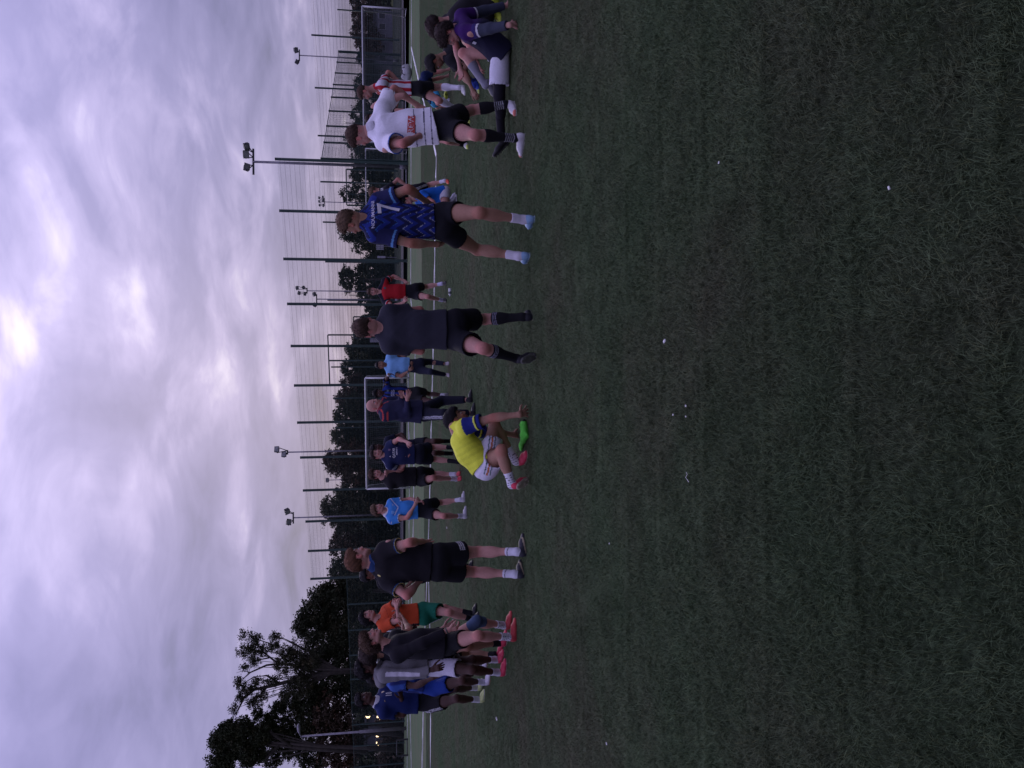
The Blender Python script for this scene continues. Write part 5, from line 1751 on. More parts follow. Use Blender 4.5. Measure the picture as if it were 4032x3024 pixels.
add(n='G', lab='broad man from behind in a black polo, three white stripes on his shorts', near=True, H=1.02, yaw=28, hyaw=52, hpit=2, skin='fair', hc='ginger', hair='short', bulk=1.14,
    pel=(1722, 2214), nk=(1470, 2214), hd=(1413, 2200), hs=1.08,
    L=dict(sh=(1528, 2288), el=(1602, 2346), wr=(1658, 2280), ep=-Y_ * .3 - X_ * .3, wp=Y_ * .8, kn=(1869, 2252), he=(2072, 2276), to=(2054, 2200)),
    R=dict(sh=(1516, 2166), el=(1612, 2136), wr=(1662, 2132), ha=(1704, 2146), ep=-Y_ * .9, wp=Y_ * .3 + Z_ * -.2, th=-X_ * .8 - Z_ * .3 - Y_ * .5, kn=(1887, 2172), he=(2080, 2194), to=(2066, 2092)),
    top=dict(col=c_trim((.011, .010, .013), (.02, .05, .14), (.02, .06, .16), (.40, .34, .12)), hem=.56, slv=.62, loose=1.05, fold=.010, ext=.3,
             prints=[('poly', BADGE, .235, .10, .062, nrm([.8, -.6, .15]), (.55, .52, .60)), ('poly', BADGE, .235, .10, .036, nrm([.8, -.6, .18]), (.03, .02, .08)), ('poly', BADGE, -.075, .055, .028, -1, (.50, .42, .12))]),
    bot=dict(col=c_bars, len=.60, w=1.12, fold=.006), sock=(.28, sk_tick), shoe=((.030, .030, .040), (.012, .012, .014), s_curve((.45, .38, .26)), (.02, .02, .03)), extra=[collar((.020, .045, .13), None, .030)])
add(n='T', lab='man in a baggy white football shirt with a red printed panel and white boots', near=True, H=1.03, yaw=-38, hyaw=-42, hpit=-16, skin='fair', hc='brown', hair='short', bulk=1.05,
    pel=(1762, 490), nk=(1470, 512), nd=.06, hd=(1413, 534), hdd=.05,
    L=dict(sh=(1512, 562), el=(1586, 566), wr=(1652, 534), ha=(1662, 556), ep=-Y_ * .7, wp=-X_ * .1 + Y_ * .1, th=Z_ * .7 + X_ * .8, cu=.8, kn=(1871, 532), he=(2072, 521), to=(2058, 630)),
    R=dict(sh=(1508, 428), el=(1552, 350), wr=(1640, 412), ep=X_ * .4, wp=Y_ * .2, kn=(1859, 433), he=(2026, 402), to=(2040, 458)),
    top=dict(col=c_white, hem=.60, slv=.70, loose=1.20, fold=.024, ws=.75, fine=True, w=1.0, ext=.3, sw=1.25, hemt=.12,
             prints=[('poly', [(-1.15, -.5), (1.15, -.5), (1.15, .5), (-1.15, .5)], .00, .365, .075, nrm([-.15, -1, 0]), (.42, .045, .04), 1, -.16), ('text', 'REW', .00, .365, .055, nrm([-.15, -1, .02]), (.62, .60, .66), 1.15, -.16)]),
    bot=dict(col=(.010, .010, .013), len=.50, w=1.15), sock=(.78, sk_low((.011, .011, .013), (.35, .35, .38), .015, .125, 5)), shoe=((.56, .54, .57), (.50, .48, .48), s_toe((.55, .16, .12), .232), (.35, .33, .33)),
    extra=[collar((.58, .56, .62), (.05, .012, .025), .045)])
add(n='N', lab='crouching man in a yellow shirt with blue sleeves and white shorts reaching for the ground', near=True, H=1.0, Y=G(2078, 1800)[1], yaw=68, hyaw=85, hpit=-35, skin='tan', hc='black', hair='short', bulk=1.0,
    pel=(1912, 1838), pd=-.02, ws=(1850, 1778), nk=(1796, 1694), nd=.10, hd=(1796, 1652), hdd=.08,
    L=dict(sh=(1838, 1690), el=(1950, 1702), wr=(2022, 1712), ep=Y_ * .5, wp=Y_ * .4, kn=(1975, 1772), kp=Y_ * .6 + X_ * .5 - Z_ * .3, he=(2036, 1920), to=(2080, 1893), up=True, pref=np.array([-.6, -.4, .6])),
    R=dict(sh=(1832, 1680), el=(1940, 1645), wr=(2046, 1632), ha=(2090, 1616), ep=-Y_ * .3, wp=-Y_ * .1, hp=X_ * .2 - Z_, th=X_ * .9 + Y_ * .2, cu=.25, spr=.30, kn=(1946, 1664), kp=X_ - Y_ * .3, he=(2068, 1826), to=(2094, 1752)),
    top=dict(col=c_yellow, hem=.435, slv=.62, loose=1.08, fold=.013, fine=True, ext=.15), bot=dict(col=c_nshorts, len=.60, w=1.16, fold=.014),
    sock=(.36, sk_dots), shoe=((.55, .045, .085), (.42, .36, .28), None, (.2, .03, .04)), extra=[])
add(n='E', lab='tall curly-haired man in an oversized black top with a blue knee sleeve', near=True, H=1.0, yaw=62, hyaw=92, hpit=14, skin='fair', hc='brown', hair='mop', tips=(.12, .075, .05), bulk=1.0, strand=1.6,
    pel=(1765, 2534), nk=(1530, 2545), hd=(1467, 2520), nd=0, hs=1.02,
    L=dict(kn=(1878, 2446), kp=X_ - Y_ * .1, he=(2016, 2478), to=(2020, 2428), sh=(1560, 2510)),
    R=dict(sh=(1568, 2580), el=(1668, 2530), ep=-Y_ * .6, wr=(1766, 2480), wp=X_ * .3 - Y_ * .1, ha=(1830, 2468), cu=.7, th=X_ * .7 - Y_ * .6, kn=(1883, 2503), he=(2040, 2530), to=(2037, 2436)),
    top=dict(col=(.012, .011, .015), hem=.60, slv=1.86, loose=1.24, fold=.018, w=1.0, ext=.3, ws=.7), bot=dict(col=(.009, .009, .011), len=.48, w=1.0), sock=(.30, sk_dots),
    shoe=((.34, .040, .045), (.05, .02, .02), s_split((.40, .05, .05), .05), (.03, .02, .02)), extra=[kneesleeve, band('R', .034, .012, (.03, .06, .05), .93, 'wristband')])
add(n='D', lab='player hidden behind the oversized black top, tan calves, black ankle socks and pink boots', near=False, H=1.0, yaw=35, hyaw=40, skin='olive', hc='dkbrown', hair='mop', bulk=1.02,
    pel=(1748, 2560), nk=(1508, 2562), hd=(1459, 2571), L=dict(kn=(1845, 2576), he=(1980, 2590), to=(1984, 2552), el=('o', .0, .12, -.25), wr=('o', .1, .2, .05)), R=dict(kn=(1839, 2545), he=(1996, 2545), to=(1999, 2512), el=('o', .0, .12, -.25), wr=('o', -.1, .2, .05)),
    top=dict(col=(.012, .012, .016), hem=.58, slv=.62), bot=dict(col=BK, len=.45, w=1.0), sock=(.22, (.010, .010, .012)), shoe=SH_PK)
add(n='C', lab='player in a grey hooded jacket with a white sleeve stripe, white shorts and pink boots', near=True, H=1.0, yaw=72, hyaw=98, hpit=10, skin='dark', hc='black', hair='twist', bulk=.97,
    pel=(1728, 2622), nk=(1494, 2636), hd=(1443, 2628), L=dict(kn=(1859, 2598), he=(1982, 2606), to=(1990, 2560), el=('o', .1, .15, -.24), wr=('o', .1, .2, -.1)),
    R=dict(sh=(1516, 2660), el=(1620, 2654), ep=-Y_ * .5, wr=(1704, 2636), wp=X_ * .3, ha=(1752, 2622), cu=.6, kn=(1859, 2637), he=(1994, 2662), to=(1998, 2604)),
    top=dict(name='jacket', col=c_hood, hem=.56, slv=1.9, loose=1.12, fold=.012), bot=dict(col=(.52, .50, .58), len=.58, w=1.12), sock=(.27, (.52, .51, .58)), shoe=SH_PK, extra=[hood])
add(n='B', lab='player in a blue patterned shirt and bright blue shorts half hidden behind the grey jacket', near=False, H=1.0, yaw=85, hyaw=95, skin='dark', hc='black', hair='crop', bulk=.97,
    pel=(1708, 2702), nk=(1520, 2676), hd=(1474, 2658), L=dict(kn=(1828, 2664), he=(1918, 2640), to=(1922, 2600), el=('o', .0, .2, -.2), wr=('o', .0, .2, -.05)),
    R=dict(sh=(1556, 2698), el=(1640, 2700), wr=(1706, 2668), ep=-Y_ * .4, wp=X_ * .4 - Y_ * .2, kn=(1820, 2680), he=(1930, 2696), to=(1934, 2655)),
    top=dict(col=c_blobs((.012, .02, .10), (.03, .07, .26)), hem=.52, slv=.6), bot=dict(col=(.010, .032, .19), len=.55, w=1.15), sock=(.30, (.55, .54, .62)), shoe=((.55, .52, .58), (.60, .12, .10)))
add(n='A', lab='player in a royal blue shirt numbered 10 with arms crossed and lime boots', near=False, H=1.05, yaw=112, hyaw=116, hpit=6, skin='dark', hc='black', hair='twist',
    pel=(1690, 2758), nk=(1486, 2765), hd=(1436, 2752), L=dict(sh=(1515, 2722), el=('o', -.1, .1, -.3), wr=(1595, 2745), kn=(1796, 2710), he=(1900, 2716), to=(1903, 2690)),
    R=dict(sh=(1510, 2806), el=(1588, 2814), wr=(1580, 2748), ep=-X_ * .5, wp=-Y_ * .3, kn=(1798, 2750), he=(1909, 2764), to=(1914, 2712)),
    top=dict(col=c_trim((.010, .018, .080), (.5, .5, .55)), hem=.56, slv=.60, loose=1.14, fold=.016, ext=.3, prints=[('text', '10', .0, .155, .088, 1, (.50, .50, .56), .8), ('poly', SWOOSH, -.09, .10, .03, 1, (.50, .38, .12)), ('poly', SHIELD, .085, .075, .042, 1, (.45, .35, .25))]),
    bot=dict(col=c_side3(BK), len=.52, w=1.05), sock=(.28, (.56, .55, .60)), shoe=((.46, .52, .22), (.30, .36, .12), s_split((.5, .5, .5), .03), (.02, .02, .02)), extra=[collar((.55, .54, .60), None, .045)])
add(n='F', lab='long-haired player in an orange shirt and green shorts with his arms folded', H=1.05, yaw=122, hyaw=118, hpit=10, skin='fair', hc='black', hair='mullet',
    pel=(1665, 2416), nk=(1496, 2440), hd=(1449, 2428), L=dict(sh=(1523, 2402), el=(1572, 2366), wr=(1562, 2408), ep=X_ * .5, wp=-X_ * .5 - Y_ * .3, kn=(1768, 2412), he=(1886, 2446), to=(1893, 2404)),
    R=dict(sh=(1512, 2466), el=(1574, 2438), wr=(1563, 2392), ep=-Y_ * .6, wp=X_ * .8 - Y_ * .1, kn=(1752, 2394), he=(1878, 2424), to=(1883, 2365)),
    top=dict(col=c_orange, hem=.56, slv=.62, loose=1.06, fold=.012, ext=.3), bot=dict(col=c_green, len=.66, w=1.22), sock=(.32, (.010, .010, .013)), shoe=SH_BK)
add(n='G2', lab='dark-haired player mostly hidden behind the broad black polo, head and black sleeve showing', hidden=True, H=1.0, yaw=130, hyaw=110, hpit=-10, skin='brown', hc='black', hair='curly',
    pel=(1655, 2255), nk=(1492, 2262), hd=(1450, 2262), L=dict(he=(1862, 2235), to=(1866, 2215), el=('o', -.1, .1, -.26)), R=dict(el=(1572, 2340), wr=(1620, 2290), he=(1862, 2268), to=(1868, 2250)),
    top=dict(col=BK, hem=.58, slv=.95), bot=dict(col=BK), sock=SKB, shoe=SH_BK)
add(n='H', lab='curly fair-haired player in a light blue shirt with white cuffs holding his wrist', H=.965, yaw=143, hyaw=128, hpit=4, skin='fair', hc='fairb', hair='curly',
    pel=(1680, 2003), nk=(1522, 2016), hd=(1489, 2005), L=dict(sh=(1542, 1980), el=(1612, 1966), wr=(1652, 1972), ep=X_ * .3, wp=-X_ * .1 - Y_ * .6, cu=.5, kn=(1742, 1978), he=(1836, 1977), to=(1831, 1930)),
    R=dict(sh=(1544, 2046), el=(1604, 2038), wr=(1636, 1985), ep=-Y_ * .5, wp=X_ * .5 - Y_ * .5, cu=.7, th=Z_, kn=(1748, 2032), he=(1842, 2044), to=(1840, 2016)),
    top=dict(col=c_chev, hem=.56, slv=.55, loose=1.08, fold=.013, ext=.3, fine=True, prints=[('poly', SWOOSH, .075, .12, .05, 1, (.5, .5, .58)), ('poly', SHIELD, -.08, .12, .06, 1, (.12, .30, .60))]),
    bot=dict(col=BK, len=.55, w=1.15), sock=SKW, shoe=SH_WH)
add(n='I', lab='player in a plain black t-shirt and red boots with one hand at his mouth', H=1.0, yaw=160, hyaw=152, hpit=2, skin='fair', hc='brown', hair='mop',
    pel=(1655, 1876), nk=(1511, 1880), hd=(1479, 1867), L=dict(sh=(1533, 1856), el=(1584, 1846), wr=(1530, 1856), ha=(1502, 1864), ep=-Y_ * .5, wp=-Y_ * .5, th=-X_ + Z_ * .3, cu=.9, kn=(1712, 1866), he=(1812, 1868), to=(1822, 1856)),
    R=dict(sh=(1540, 1908), el=(1584, 1908), wr=(1640, 1898), ha=(1666, 1893), ep=-X_ * .3, wp=-Y_ * .3, cu=.5, kn=(1706, 1881), he=(1816, 1888), to=(1826, 1872)),
    top=dict(col=(.013, .012, .014), hem=.60, slv=.55, loose=1.10, fold=.012), bot=dict(col=c_blobs(BK, (.012, .012, .014)), len=.66, w=1.15), sock=SKW, shoe=SH_RD)
add(n='J', lab='dark-haired player in a navy shirt reading QATAR AIRWAYS with three white shoulder stripes', H=.97, yaw=158, hyaw=142, hpit=3, skin='fair', hc='dkbrown', hair='short', bulk=1.06, beard=.15,
    pel=(1650, 1788), nk=(1513, 1794), hd=(1483, 1789), L=dict(sh=(1536, 1752), el=(1570, 1728), wr=(1602, 1740), ha=(1616, 1752), ep=X_ * .4, wp=-Y_ * .5, th=Z_ * .3 - X_, kn=(1708, 1760), he=(1822, 1764), to=(1828, 1752)),
    R=dict(sh=(1536, 1832), el=(1578, 1842), wr=(1604, 1812), ep=-X_ * .3, wp=-Y_ * .5, kn=(1714, 1808), he=(1824, 1820), to=(1832, 1808)),
    top=dict(col=c_three((.014, .019, .060), (.55, .55, .60), .16), hem=.56, slv=.55, loose=1.06, fold=.011, fine=True, prints=[('text', 'QATAR', .005, .185, .052, 1, (.60, .60, .62), .92), ('text', 'AIRWAYS', .035, .235, .026, 1, (.55, .55, .60), 1.0), ('poly', SHIELD, .07, .105, .045, 1, (.10, .06, .12)), ('poly', TRI, -.06, .11, .026, 1, (.5, .5, .55))]),
    bot=dict(col=(.011, .012, .022), len=.62, w=1.15), sock=(.45, (.010, .010, .013)), shoe=SH_BK)
add(n='J2', lab='dark-skinned player standing just behind the QATAR shirt, only hair, hand and legs showing', hidden=True, H=1.0, yaw=165, hyaw=140, skin='dark', hc='black', hair='curly',
    pel=(1642, 1762), nk=(1520, 1768), hd=(1484, 1766), L=dict(el=('o', -.12, -.05, -.25), wr=(1608, 1742), wp=-Y_, he=(1795, 1738), to=(1802, 1730), kn=(1710, 1737)), R=dict(he=(1797, 1786), to=(1804, 1780), kn=(1712, 1784)),
    top=dict(col=(.012, .014, .03), hem=.56, slv=.55), bot=dict(col=(.011, .012, .018), len=.55, w=1.1), sock=(.5, (.010, .010, .013)), shoe=SH_BK)
add(n='K', lab='bald coach in a navy tracksuit with red piping, holding out both hands', H=1.0, yaw=112, hyaw=128, hpit=-3, skin='fair', hc='fairb', hair='bald', bulk=1.12,
    pel=(1668, 1622), nk=(1502, 1612), hd=(1474, 1595), hs=1.05, nd=0, L=dict(sh=(1512, 1586), el=('o', -.06, .05, -.3), wr=(1584, 1562), ha=(1578, 1532), wp=X_ * .6 - Y_ * .2, th=Z_, cu=.15, kn=(1738, 1578), he=(1866, 1586), to=(1861, 1530)),
    R=dict(sh=(1518, 1638), el=(1606, 1632), wr=(1604, 1572), ha=(1612, 1534), ep=-X_ * .3 - Y_ * .3, wp=X_ * .8 - Y_ * .4, th=Z_, cu=.15, kn=(1748, 1632), he=(1878, 1640), to=(1873, 1588)),
    top=dict(name='jacket', col=c_jacket, hem=.63, slv=1.94, loose=1.16, fold=.014, w=1.06, ext=.35), bot=dict(name='trousers', col=c_side3((.012, .013, .024), (.42, .42, .46)), len=1.92, w=1.12, fold=.010), shoe=((.018, .018, .020), (.02, .02, .02), s_split((.03, .03, .03)), (.3, .3, .3)), extra=[collar((.02, .021, .05), (.25, .03, .035), .05)])
add(n='L', lab='player in a blue and black striped shirt resting his hand on the pale blue t-shirt', H=.955, yaw=188, hyaw=172, skin='dark', hc='black', hair='curly',
    pel=(1638, 1553), nk=(1514, 1547), hd=(1490, 1549), L=dict(sh=(1524, 1522), el=(1522, 1492), wr=(1530, 1474), ha=(1556, 1470), ep=X_ * .5 - Y_ * .3, wp=X_ * .5 + Z_ * .2 - Y_ * .5, th=X_ * .2 - Z_ * .2 - Y_, cu=.4, kn=(1692, 1552), he=(1766, 1556), to=(1774, 1548)),
    R=dict(sh=(1524, 1572), kn=(1694, 1578), he=(1768, 1588), to=(1777, 1592), el=('o', .1, .0, -.27), wr=('o', 0, .1, -.2)),
    top=dict(col=c_bands((.014, .03, .17), (.010, .010, .014), 8), hem=.52, slv=.95, loose=1.06, fine=True, prints=[('text', 'RADICI', .0, .17, .036, 1, (.45, .45, .58), 1.0), ('text', 'GROUP', .03, .215, .030, 1, (.45, .45, .58), 1.0), ('poly', SHIELD, .07, .08, .05, 1, (.03, .06, .08)), ('poly', SWOOSH, -.08, .085, .045, 1, (.4, .42, .5))]),
    bot=dict(col=(.022, .022, .026), len=.55, w=1.1), sock=(.24, (.50, .49, .55)), shoe=((.03, .03, .035), (.4, .4, .42)), extra=[band('L', .036, .03, (.6, .6, .62), .95, 'wristband')])
add(n='M', lab='man in a plain pale blue t-shirt and navy trousers with hands clasped in front', H=.94, yaw=178, hyaw=172, hpit=-2, skin='olive', hc='black', hair='crop', beard=.2, bulk=1.04,
    pel=(1652, 1441), nk=(1522, 1437), hd=(1499, 1437), L=dict(sh=(1535, 1406), el=(1580, 1398), wr=(1612, 1423), ha=(1628, 1433), ep=X_ * .3, wp=-Y_ * .8, th=Z_ * .6 - X_ * .3, cu=.7, kn=(1695, 1425), he=(1768, 1433), to=(1776, 1426)),
    R=dict(sh=(1537, 1470), el=(1580, 1481), wr=(1612, 1459), ha=(1628, 1446), ep=-X_ * .3, wp=-Y_ * .8, th=Z_ * .6 + X_ * .3, cu=.7, kn=(1697, 1464), he=(1770, 1474), to=(1779, 1486)),
    top=dict(col=(.17, .36, .62), hem=.53, slv=.58, loose=1.10, fold=.016, w=1.0), bot=dict(name='trousers', col=(.014, .016, .030), len=1.94, w=.98, fold=.010), shoe=((.30, .27, .28), (.40, .38, .38)), extra=[band('R', .033, .03, (.02, .02, .02), .93, 'watch')])
add(n='P', lab='player in a red shirt with black shoulders standing with his hands on his hips', H=1.03, yaw=186, hyaw=188, hpit=-3, skin='fair', hc='brown', hair='short', bulk=.94,
    pel=(1634, 1147), nk=(1497, 1148), hd=(1467, 1148), L=dict(sh=(1516, 1108), el=(1549, 1088), wr=(1593, 1105), ha=(1607, 1122), ep=X_ * .3, wp=-Y_ * .5, th=Z_ * .4 - X_, spr=.3, kn=(1684, 1128), he=(1757, 1118), to=(1769, 1106)),
    R=dict(sh=(1518, 1186), el=(1546, 1207), wr=(1590, 1190), ha=(1602, 1172), ep=-X_ * .3, wp=-Y_ * .5, th=Z_ * .4 + X_, spr=.3, kn=(1684, 1168), he=(1758, 1181), to=(1770, 1196)),
    top=dict(col=c_red, hem=.55, slv=.56, loose=1.04, fine=True, prints=[('poly', SHIELD, .075, .11, .055, 1, (.05, .06, .07))]), bot=dict(col=(.012, .012, .016), len=.48, w=1.12), sock=(.26, (.50, .48, .62)), shoe=SH_BK)
add(n='R', lab='player in black with three white stripes half hidden behind the number 7 shirt', H=.97, yaw=-86, hyaw=-80, skin='fair', hc='fairb', hair='short', pel=(1640, 748), nk=(1500, 752), hd=(1474, 757),
    L=dict(sh=(1530, 744), el=(1566, 706), wr=(1606, 734), ep=X_ * .7, wp=-X_ * .2, kn=(1692, 727), he=(1768, 710), to=(1772, 722)), R=dict(he=(1764, 790), to=(1766, 815), el=('o', 0, .1, -.26), wr=('o', -.1, .2, 0)),
    top=dict(col=c_three((.010, .010, .014), (.5, .5, .52), .2), hem=.52, slv=.55), bot=dict(col=c_side3((.010, .010, .014)), len=.58, w=1.15), sock=(.3, (.55, .54, .62)), shoe=((.50, .06, .03), (.02, .02, .03)))
add(n='S', lab='crouching player in a bright blue shirt behind the number 7 shirt', H=1.0, Y=G(1800, 765)[1], yaw=-104, hyaw=-110, hpit=-5, skin='fair', hc='black', hair='curly', pel=(1748, 762), nk=(1640, 778), hd=(1600, 792),
    L=dict(sh=(1664, 768), el=(1705, 795), wr=(1720, 840), ep=-Y_ * .3, kn=(1752, 830), kp=-X_ + Z_ * .3, an=(1790, 778, -.05), to=(1798, 810, -.05)), R=dict(an=(1788, 770, .25), to=(1796, 805, .25), kn=(1745, 840), kp=-X_ + Z_ * .3),
    top=dict(col=(.012, .10, .40), hem=.56, slv=.6, loose=1.08), bot=dict(col=(.48, .46, .52), len=.45, w=1.05), sock=(.6, (.50, .49, .56)), shoe=SH_WH)
add(n='U', lab='player in a red and white striped shirt with one white knee-high sock, looking left', H=1.05, yaw=-78, hyaw=-76, hpit=-14, skin='fair', hc='brown', hair='short', bulk=.96,
    pel=(1648, 348), nk=(1483, 345), hd=(1436, 364), L=dict(sh=(1506, 332), el=(1529, 286), wr=(1588, 334), ha=(1598, 352), ep=X_ * .6, wp=-Y_ * .2 - X_ * .2, th=Z_ * .5 - X_ * .3, cu=.5, kn=(1738, 343), he=(1832, 338), to=(1840, 398), sock=(.88, (.55, .53, .60))),
    R=dict(el=('o', .05, .1, -.26), wr=('o', -.1, .15, 0), kn=(1728, 395), he=(1824, 420), to=(1828, 465)),
    top=dict(col=c_bands((.55, .53, .60), (.34, .018, .030), 8, (.36, .02, .03), None, (.012, .01, .012)), hem=.555, slv=.58, loose=1.04, fine=True), bot=dict(col=(.011, .011, .014), len=.50, w=1.15), sock=(.88, (.55, .53, .60)), shoe=((.50, .50, .48), (.42, .44, .40)), extra=[])
add(n='U2', lab='dark-haired player standing hidden behind the white football shirt, boots showing below', hidden=True, H=1.0, yaw=200, hyaw=190, skin='fair', hc='dkbrown', hair='short',
    pel=(1668, 505), nk=(1508, 478), hd=(1468, 470), L=dict(he=(1848, 470), to=(1856, 486), el=('o', 0, .15, -.25), wr=('o', .15, .2, 0)), R=dict(he=(1842, 565), to=(1850, 588), el=('o', 0, .15, -.25), wr=('o', -.15, .2, 0)),
    top=dict(col=BK, hem=.56, slv=.58, loose=.95), bot=dict(col=BK, len=.5), sock=SKB, shoe=((.5, .5, .48), (.40, .48, .10), s_toe((.42, .50, .10), .21), (.02, .02, .02)))
add(n='Z', lab='player in navy and cyan kit bending down behind the striped shirt', H=1.0, Y=G(1775, 400)[1], yaw=70, hyaw=80, hpit=-40, skin='fair', hc='dkbrown', hair='short',
    pel=(1702, 378), ws=(1670, 345), nk=(1672, 300), hd=(1700, 275), L=dict(kn=(1722, 420), kp=X_, an=(1768, 395, .1), to=(1775, 370, .1), el=('o', 0, .1, -.26), wr=('o', 0, .1, -.26)), R=dict(kn=(1725, 405), an=(1770, 425, -.1), to=(1776, 400, -.1), el=('o', 0, .1, -.26), wr=('o', 0, .1, -.26)),
    top=dict(col=c_trim((.010, .018, .060), (.05, .30, .42)), hem=.55, slv=.6), bot=dict(col=(.05, .33, .55), len=.6, w=1.1), sock=SKW, shoe=SH_BK)
add(n='AA', lab='player sitting behind the white shirt with a dark calf and lime boot stretched out right', hidden=True, H=1.0, Y=G(1768, 440)[1], yaw=70, hyaw=80, skin='dark', hc='black', hair='crop', pel=(1738, 478), nk=(1640, 490), hd=(1602, 485),
    L=dict(kn=(1738, 440), kp=X_ + Z_ * .2, an=(1748, 392, .1), to=(1742, 352, .1)), R=dict(kn=(1730, 450), kp=X_ + Z_, an=(1765, 440, .3), to=(1772, 415, .3)), top=dict(col=BK, hem=.5, slv=.6, loose=.95), bot=dict(col=BK, len=.5), sock=(.3, (.5, .5, .55)), shoe=((.42, .50, .06), (.40, .48, .06)))
add(n='W', lab='player in a purple and black top sitting on the turf, leaning back on grey-sleeved arms', near=True, H=1.0, Y=G(2012, 205)[1], yaw=-62, hyaw=-78, hpit=-16, skin='fair', hc='dkbrown', hair='mop',
    pel=(1962, 198), nk=(1806, 118), nd=-.05, hd=(1764, 136), hdd=.0, ws=(1900, 135),
    L=dict(sh=(1838, 128), el=(1930, 112), wr=(2008, 98), ha=(2042, 84), ep=X_ * .2 - Y_ * .3, wp=-Y_ * .1, hp=X_ * .5 - Z_ - Y_ * .4, th=-X_ * .6 - Y_ * .4, cu=.15, spr=.35, kn=(1966, 385), kp=-X_ + Z_ * .3, an=(1974, 548, .12), to=(1948, 575, .14), fn=-X_ * .2 + Z_),
    R=dict(sh=(1820, 66), el=(1908, 44), wr=(1998, 20), ha=(2006, -14), ep=X_ * .3, wp=X_ * .2, cu=.1, kn=(1824, 210), kp=Z_ + Y_ * .2, an=(1912, 336, .25), to=(1928, 378, .28)),
    top=dict(col=c_purple, hem=.60, slv=1.86, loose=1.16, fold=.016, ws=.8, fine=True, prints=[('poly', BOX, .0, .0, .001, 1, (.4, .4, .42))]), bot=dict(col=(.60, .59, .66), len=.74, lenR=.34, w=1.2, fold=.016), extra=[tights('L')], sock=(.75, (.13, .13, .15)), shoe=((.02, .02, .024), (.03, .03, .03)))
P[-1]['L']['sock'] = (.98, (.014, .013, .018)); P[-1]['L']['shoe'] = ((.012, .012, .014), (.02, .02, .02))
P[-1]['R']['sock'] = (.66, (.20, .20, .24)); P[-1]['R']['shoe'] = ((.09, .09, .10), (.1, .1, .1))
P[-1]['top']['prints'] = [('poly', BOX, .0, .175, .036, nrm([-.75, -.65, 0]), (.40, .40, .44))]
add(n='V', lab='dark curly-haired player in a black top sitting and stretching both hands towards his boots', H=1.0, Y=G(1888, 300)[1], yaw=-72, hyaw=-74, hpit=-38, skin='olive', hc='black', hair='afro',
    pel=(1852, 195), ws=(1805, 185), nk=(1752, 222), hd=(1712, 246), nd=-.05, beard=.3,
    L=dict(sh=(1778, 240), el=(1832, 292), wr=(1862, 358), ha=(1882, 392), ep=-X_ * .3, wp=-X_ * .4 - Y_ * .2, cu=.6, kn=(1820, 288), kp=Z_, an=(1866, 338, -.05), to=(1880, 372, -.05)),
    R=dict(sh=(1770, 232), el=(1822, 300), wr=(1862, 345), ha=(1880, 375), wp=-X_ * .4, cu=.6, kn=(1812, 275), kp=Z_, an=(1862, 325, .22), to=(1876, 362, .22)),
    top=dict(col=c_blobs((.011, .011, .014), (.016, .016, .020), 22), hem=.55, slv=.62, fold=.016), bot=dict(col=BK, len=.5, w=1.05), sock=(.25, (.03, .06, .30)), shoe=((.02, .05, .28), (.35, .42, .06), s_toe((.32, .40, .08), .14)))
add(n='X', lab='player in black squatting behind the purple top with lime boots at the right edge', H=1.0, Y=G(1978, 60)[1] + .1, yaw=-62, hyaw=-60, hpit=-25, skin='fair', hc='dkbrown', hair='curly',
    pel=(1893, 48), ws=(1840, 42), nk=(1768, 90), hd=(1722, 104), L=dict(sh=(1800, 105), el=(1850, 180), wr=(1880, 255), ha=(1895, 300), ep=-X_, wp=-X_, cu=.5, kn=(1880, 140), kp=-X_ + Y_ * .3 + Z_ * .3, an=(1935, 62, -.05), to=(1962, 88, -.08)),
    R=dict(el=('o', 0, .25, -.1), wr=('o', -.1, .25, -.05), kn=(1880, 110), kp=-X_ + Y_, an=(1938, 14, .1), to=(1960, 40, .15)),
    top=dict(col=(.012, .011, .014), hem=.58, slv=.62, loose=1.08), bot=dict(col=BK, len=.9, w=1.0), sock=SKB, shoe=((.48, .56, .05), (.30, .38, .03), None, (.02, .02, .02)))
import time as _t
_t0 = _t.time()
DBG = False
for s_ in P:
    s_['dbg'] = DBG
    person(s_)
print('people', round(_t.time() - _t0, 1))

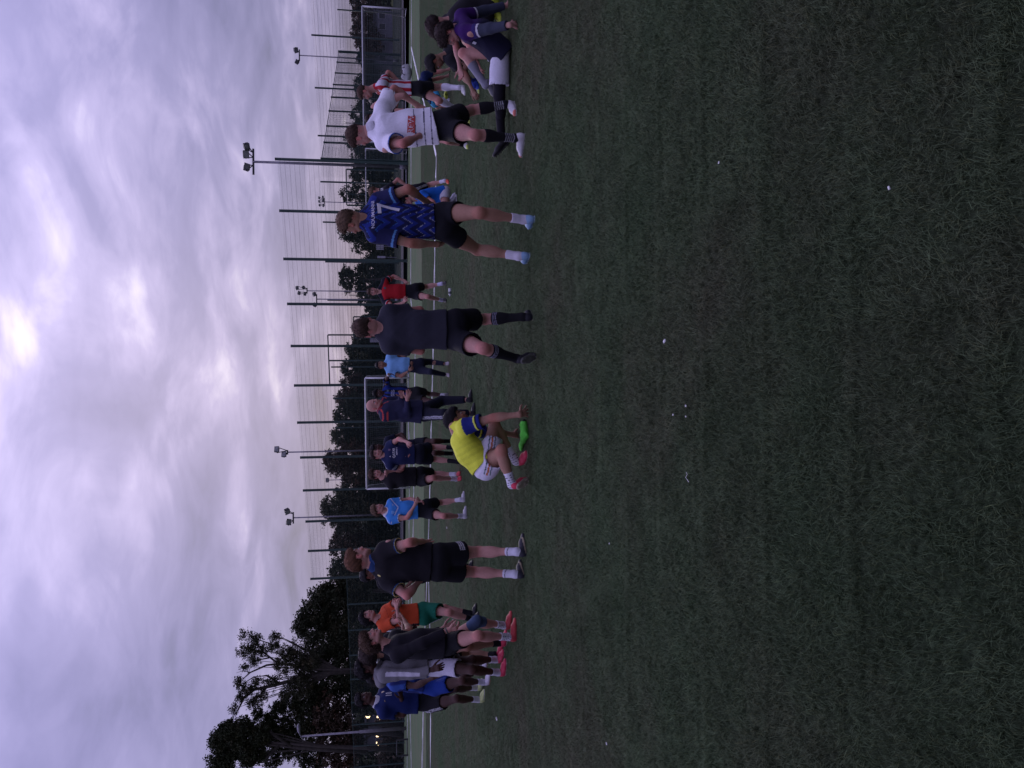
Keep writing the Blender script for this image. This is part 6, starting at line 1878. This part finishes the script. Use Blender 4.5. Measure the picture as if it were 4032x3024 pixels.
# ------------------------------------------------------------------ small things on the turf
def bib():
    p = G(2062, 1712)
    root = None
    c = p + np.array([0, 0, .03])
    a = G(2062, 1672, .05); b = G(2066, 1712, .05); d = G(2056, 1742, .04); e = G(2050, 1762, .03)
    g = uni([(an(a, b, (.055, .036), (.060, .040), [0, 1, 0], .05), 0), (an(b, d, (.050, .036), (.030, .022), [0, 1, 0], .03), .03), (an(d, e, (.028, .02), (.045, .02), [0, 1, 0], .03), .02)])
    def f(P): return g(P) - wrin(P, 3.2, 2) * .028
    f.box = g.box
    V, F = polygonise(f, .006, .03)
    C = base((.10, .52, .06), len(V)); C[(V[:, 0] > a[0] + .035)] = (.015, .02, .015)
    o = link('training_bib', mesh_np('training_bib', V, F, True, C), None, [MT['cloth']])
    tag(o, 'crumpled bright green training bib lying by the hand of the crouching yellow shirt', 'bib')
bib()
def bottle():
    a, b = G(1772, 1134, .04), G(1772, 1168, .04)
    m_glass = mat('clear_plastic', (.45, .47, .46), .2, noise_amt=.4, nscale=40)
    root = empty('water_bottle', (a + b) / 2, 'clear plastic water bottle lying between the feet of the red shirt', 'bottle')
    d = b - a
    m_ = MB(); m_.tube([a, a + d * .03, a + d * .3, a + d * .34, a + d * .38, a + d * .75, a + d * .86], [.025, .036, .036, .032, .036, .035, .014], 12); m_.build('body', m_glass, root, True)
    m_ = MB(); m_.tube([a + d * .86, a + d * .95], .016, 10); m_.build('cap', MT['goal'], root, True)
    m_ = MB(); m_.tube([a + d * .42, a + d * .68], .0372, 12, False); m_.build('label_band', pmat((.06, .07, .07)), root, True)
bottle()
def bag():
    p = G(1622, 288)
    root = empty('kit_bag', p, 'small pale kit bag beside the right goal behind the striped shirt', 'bag')
    g = uni([(el(p + [0, 0, .22], (.42, .25, .22), np.eye(3)), 0), (el(p + [.25, 0, .35], (.16, .14, .16), np.eye(3)), .1), (el(p + [-.2, 0, .4], (.14, .14, .14), np.eye(3)), .1)])
    def f(P): return g(P) - wrin(P, 1.2, 2) * .06
    f.box = g.box
    V, F = polygonise(f, .03, .05)
    link('body', mesh_np('bag', V, F, True, base((.30, .30, .31), len(V))), root, [MT['cloth']])
    m_ = MB(); m_.tube([p + [-.2, -.2, .35], p + [-.1, -.28, .55], p + [.1, -.28, .55], p + [.2, -.2, .35]], .018, 6); m_.build('strap', MT['black'], root, True)
bag()
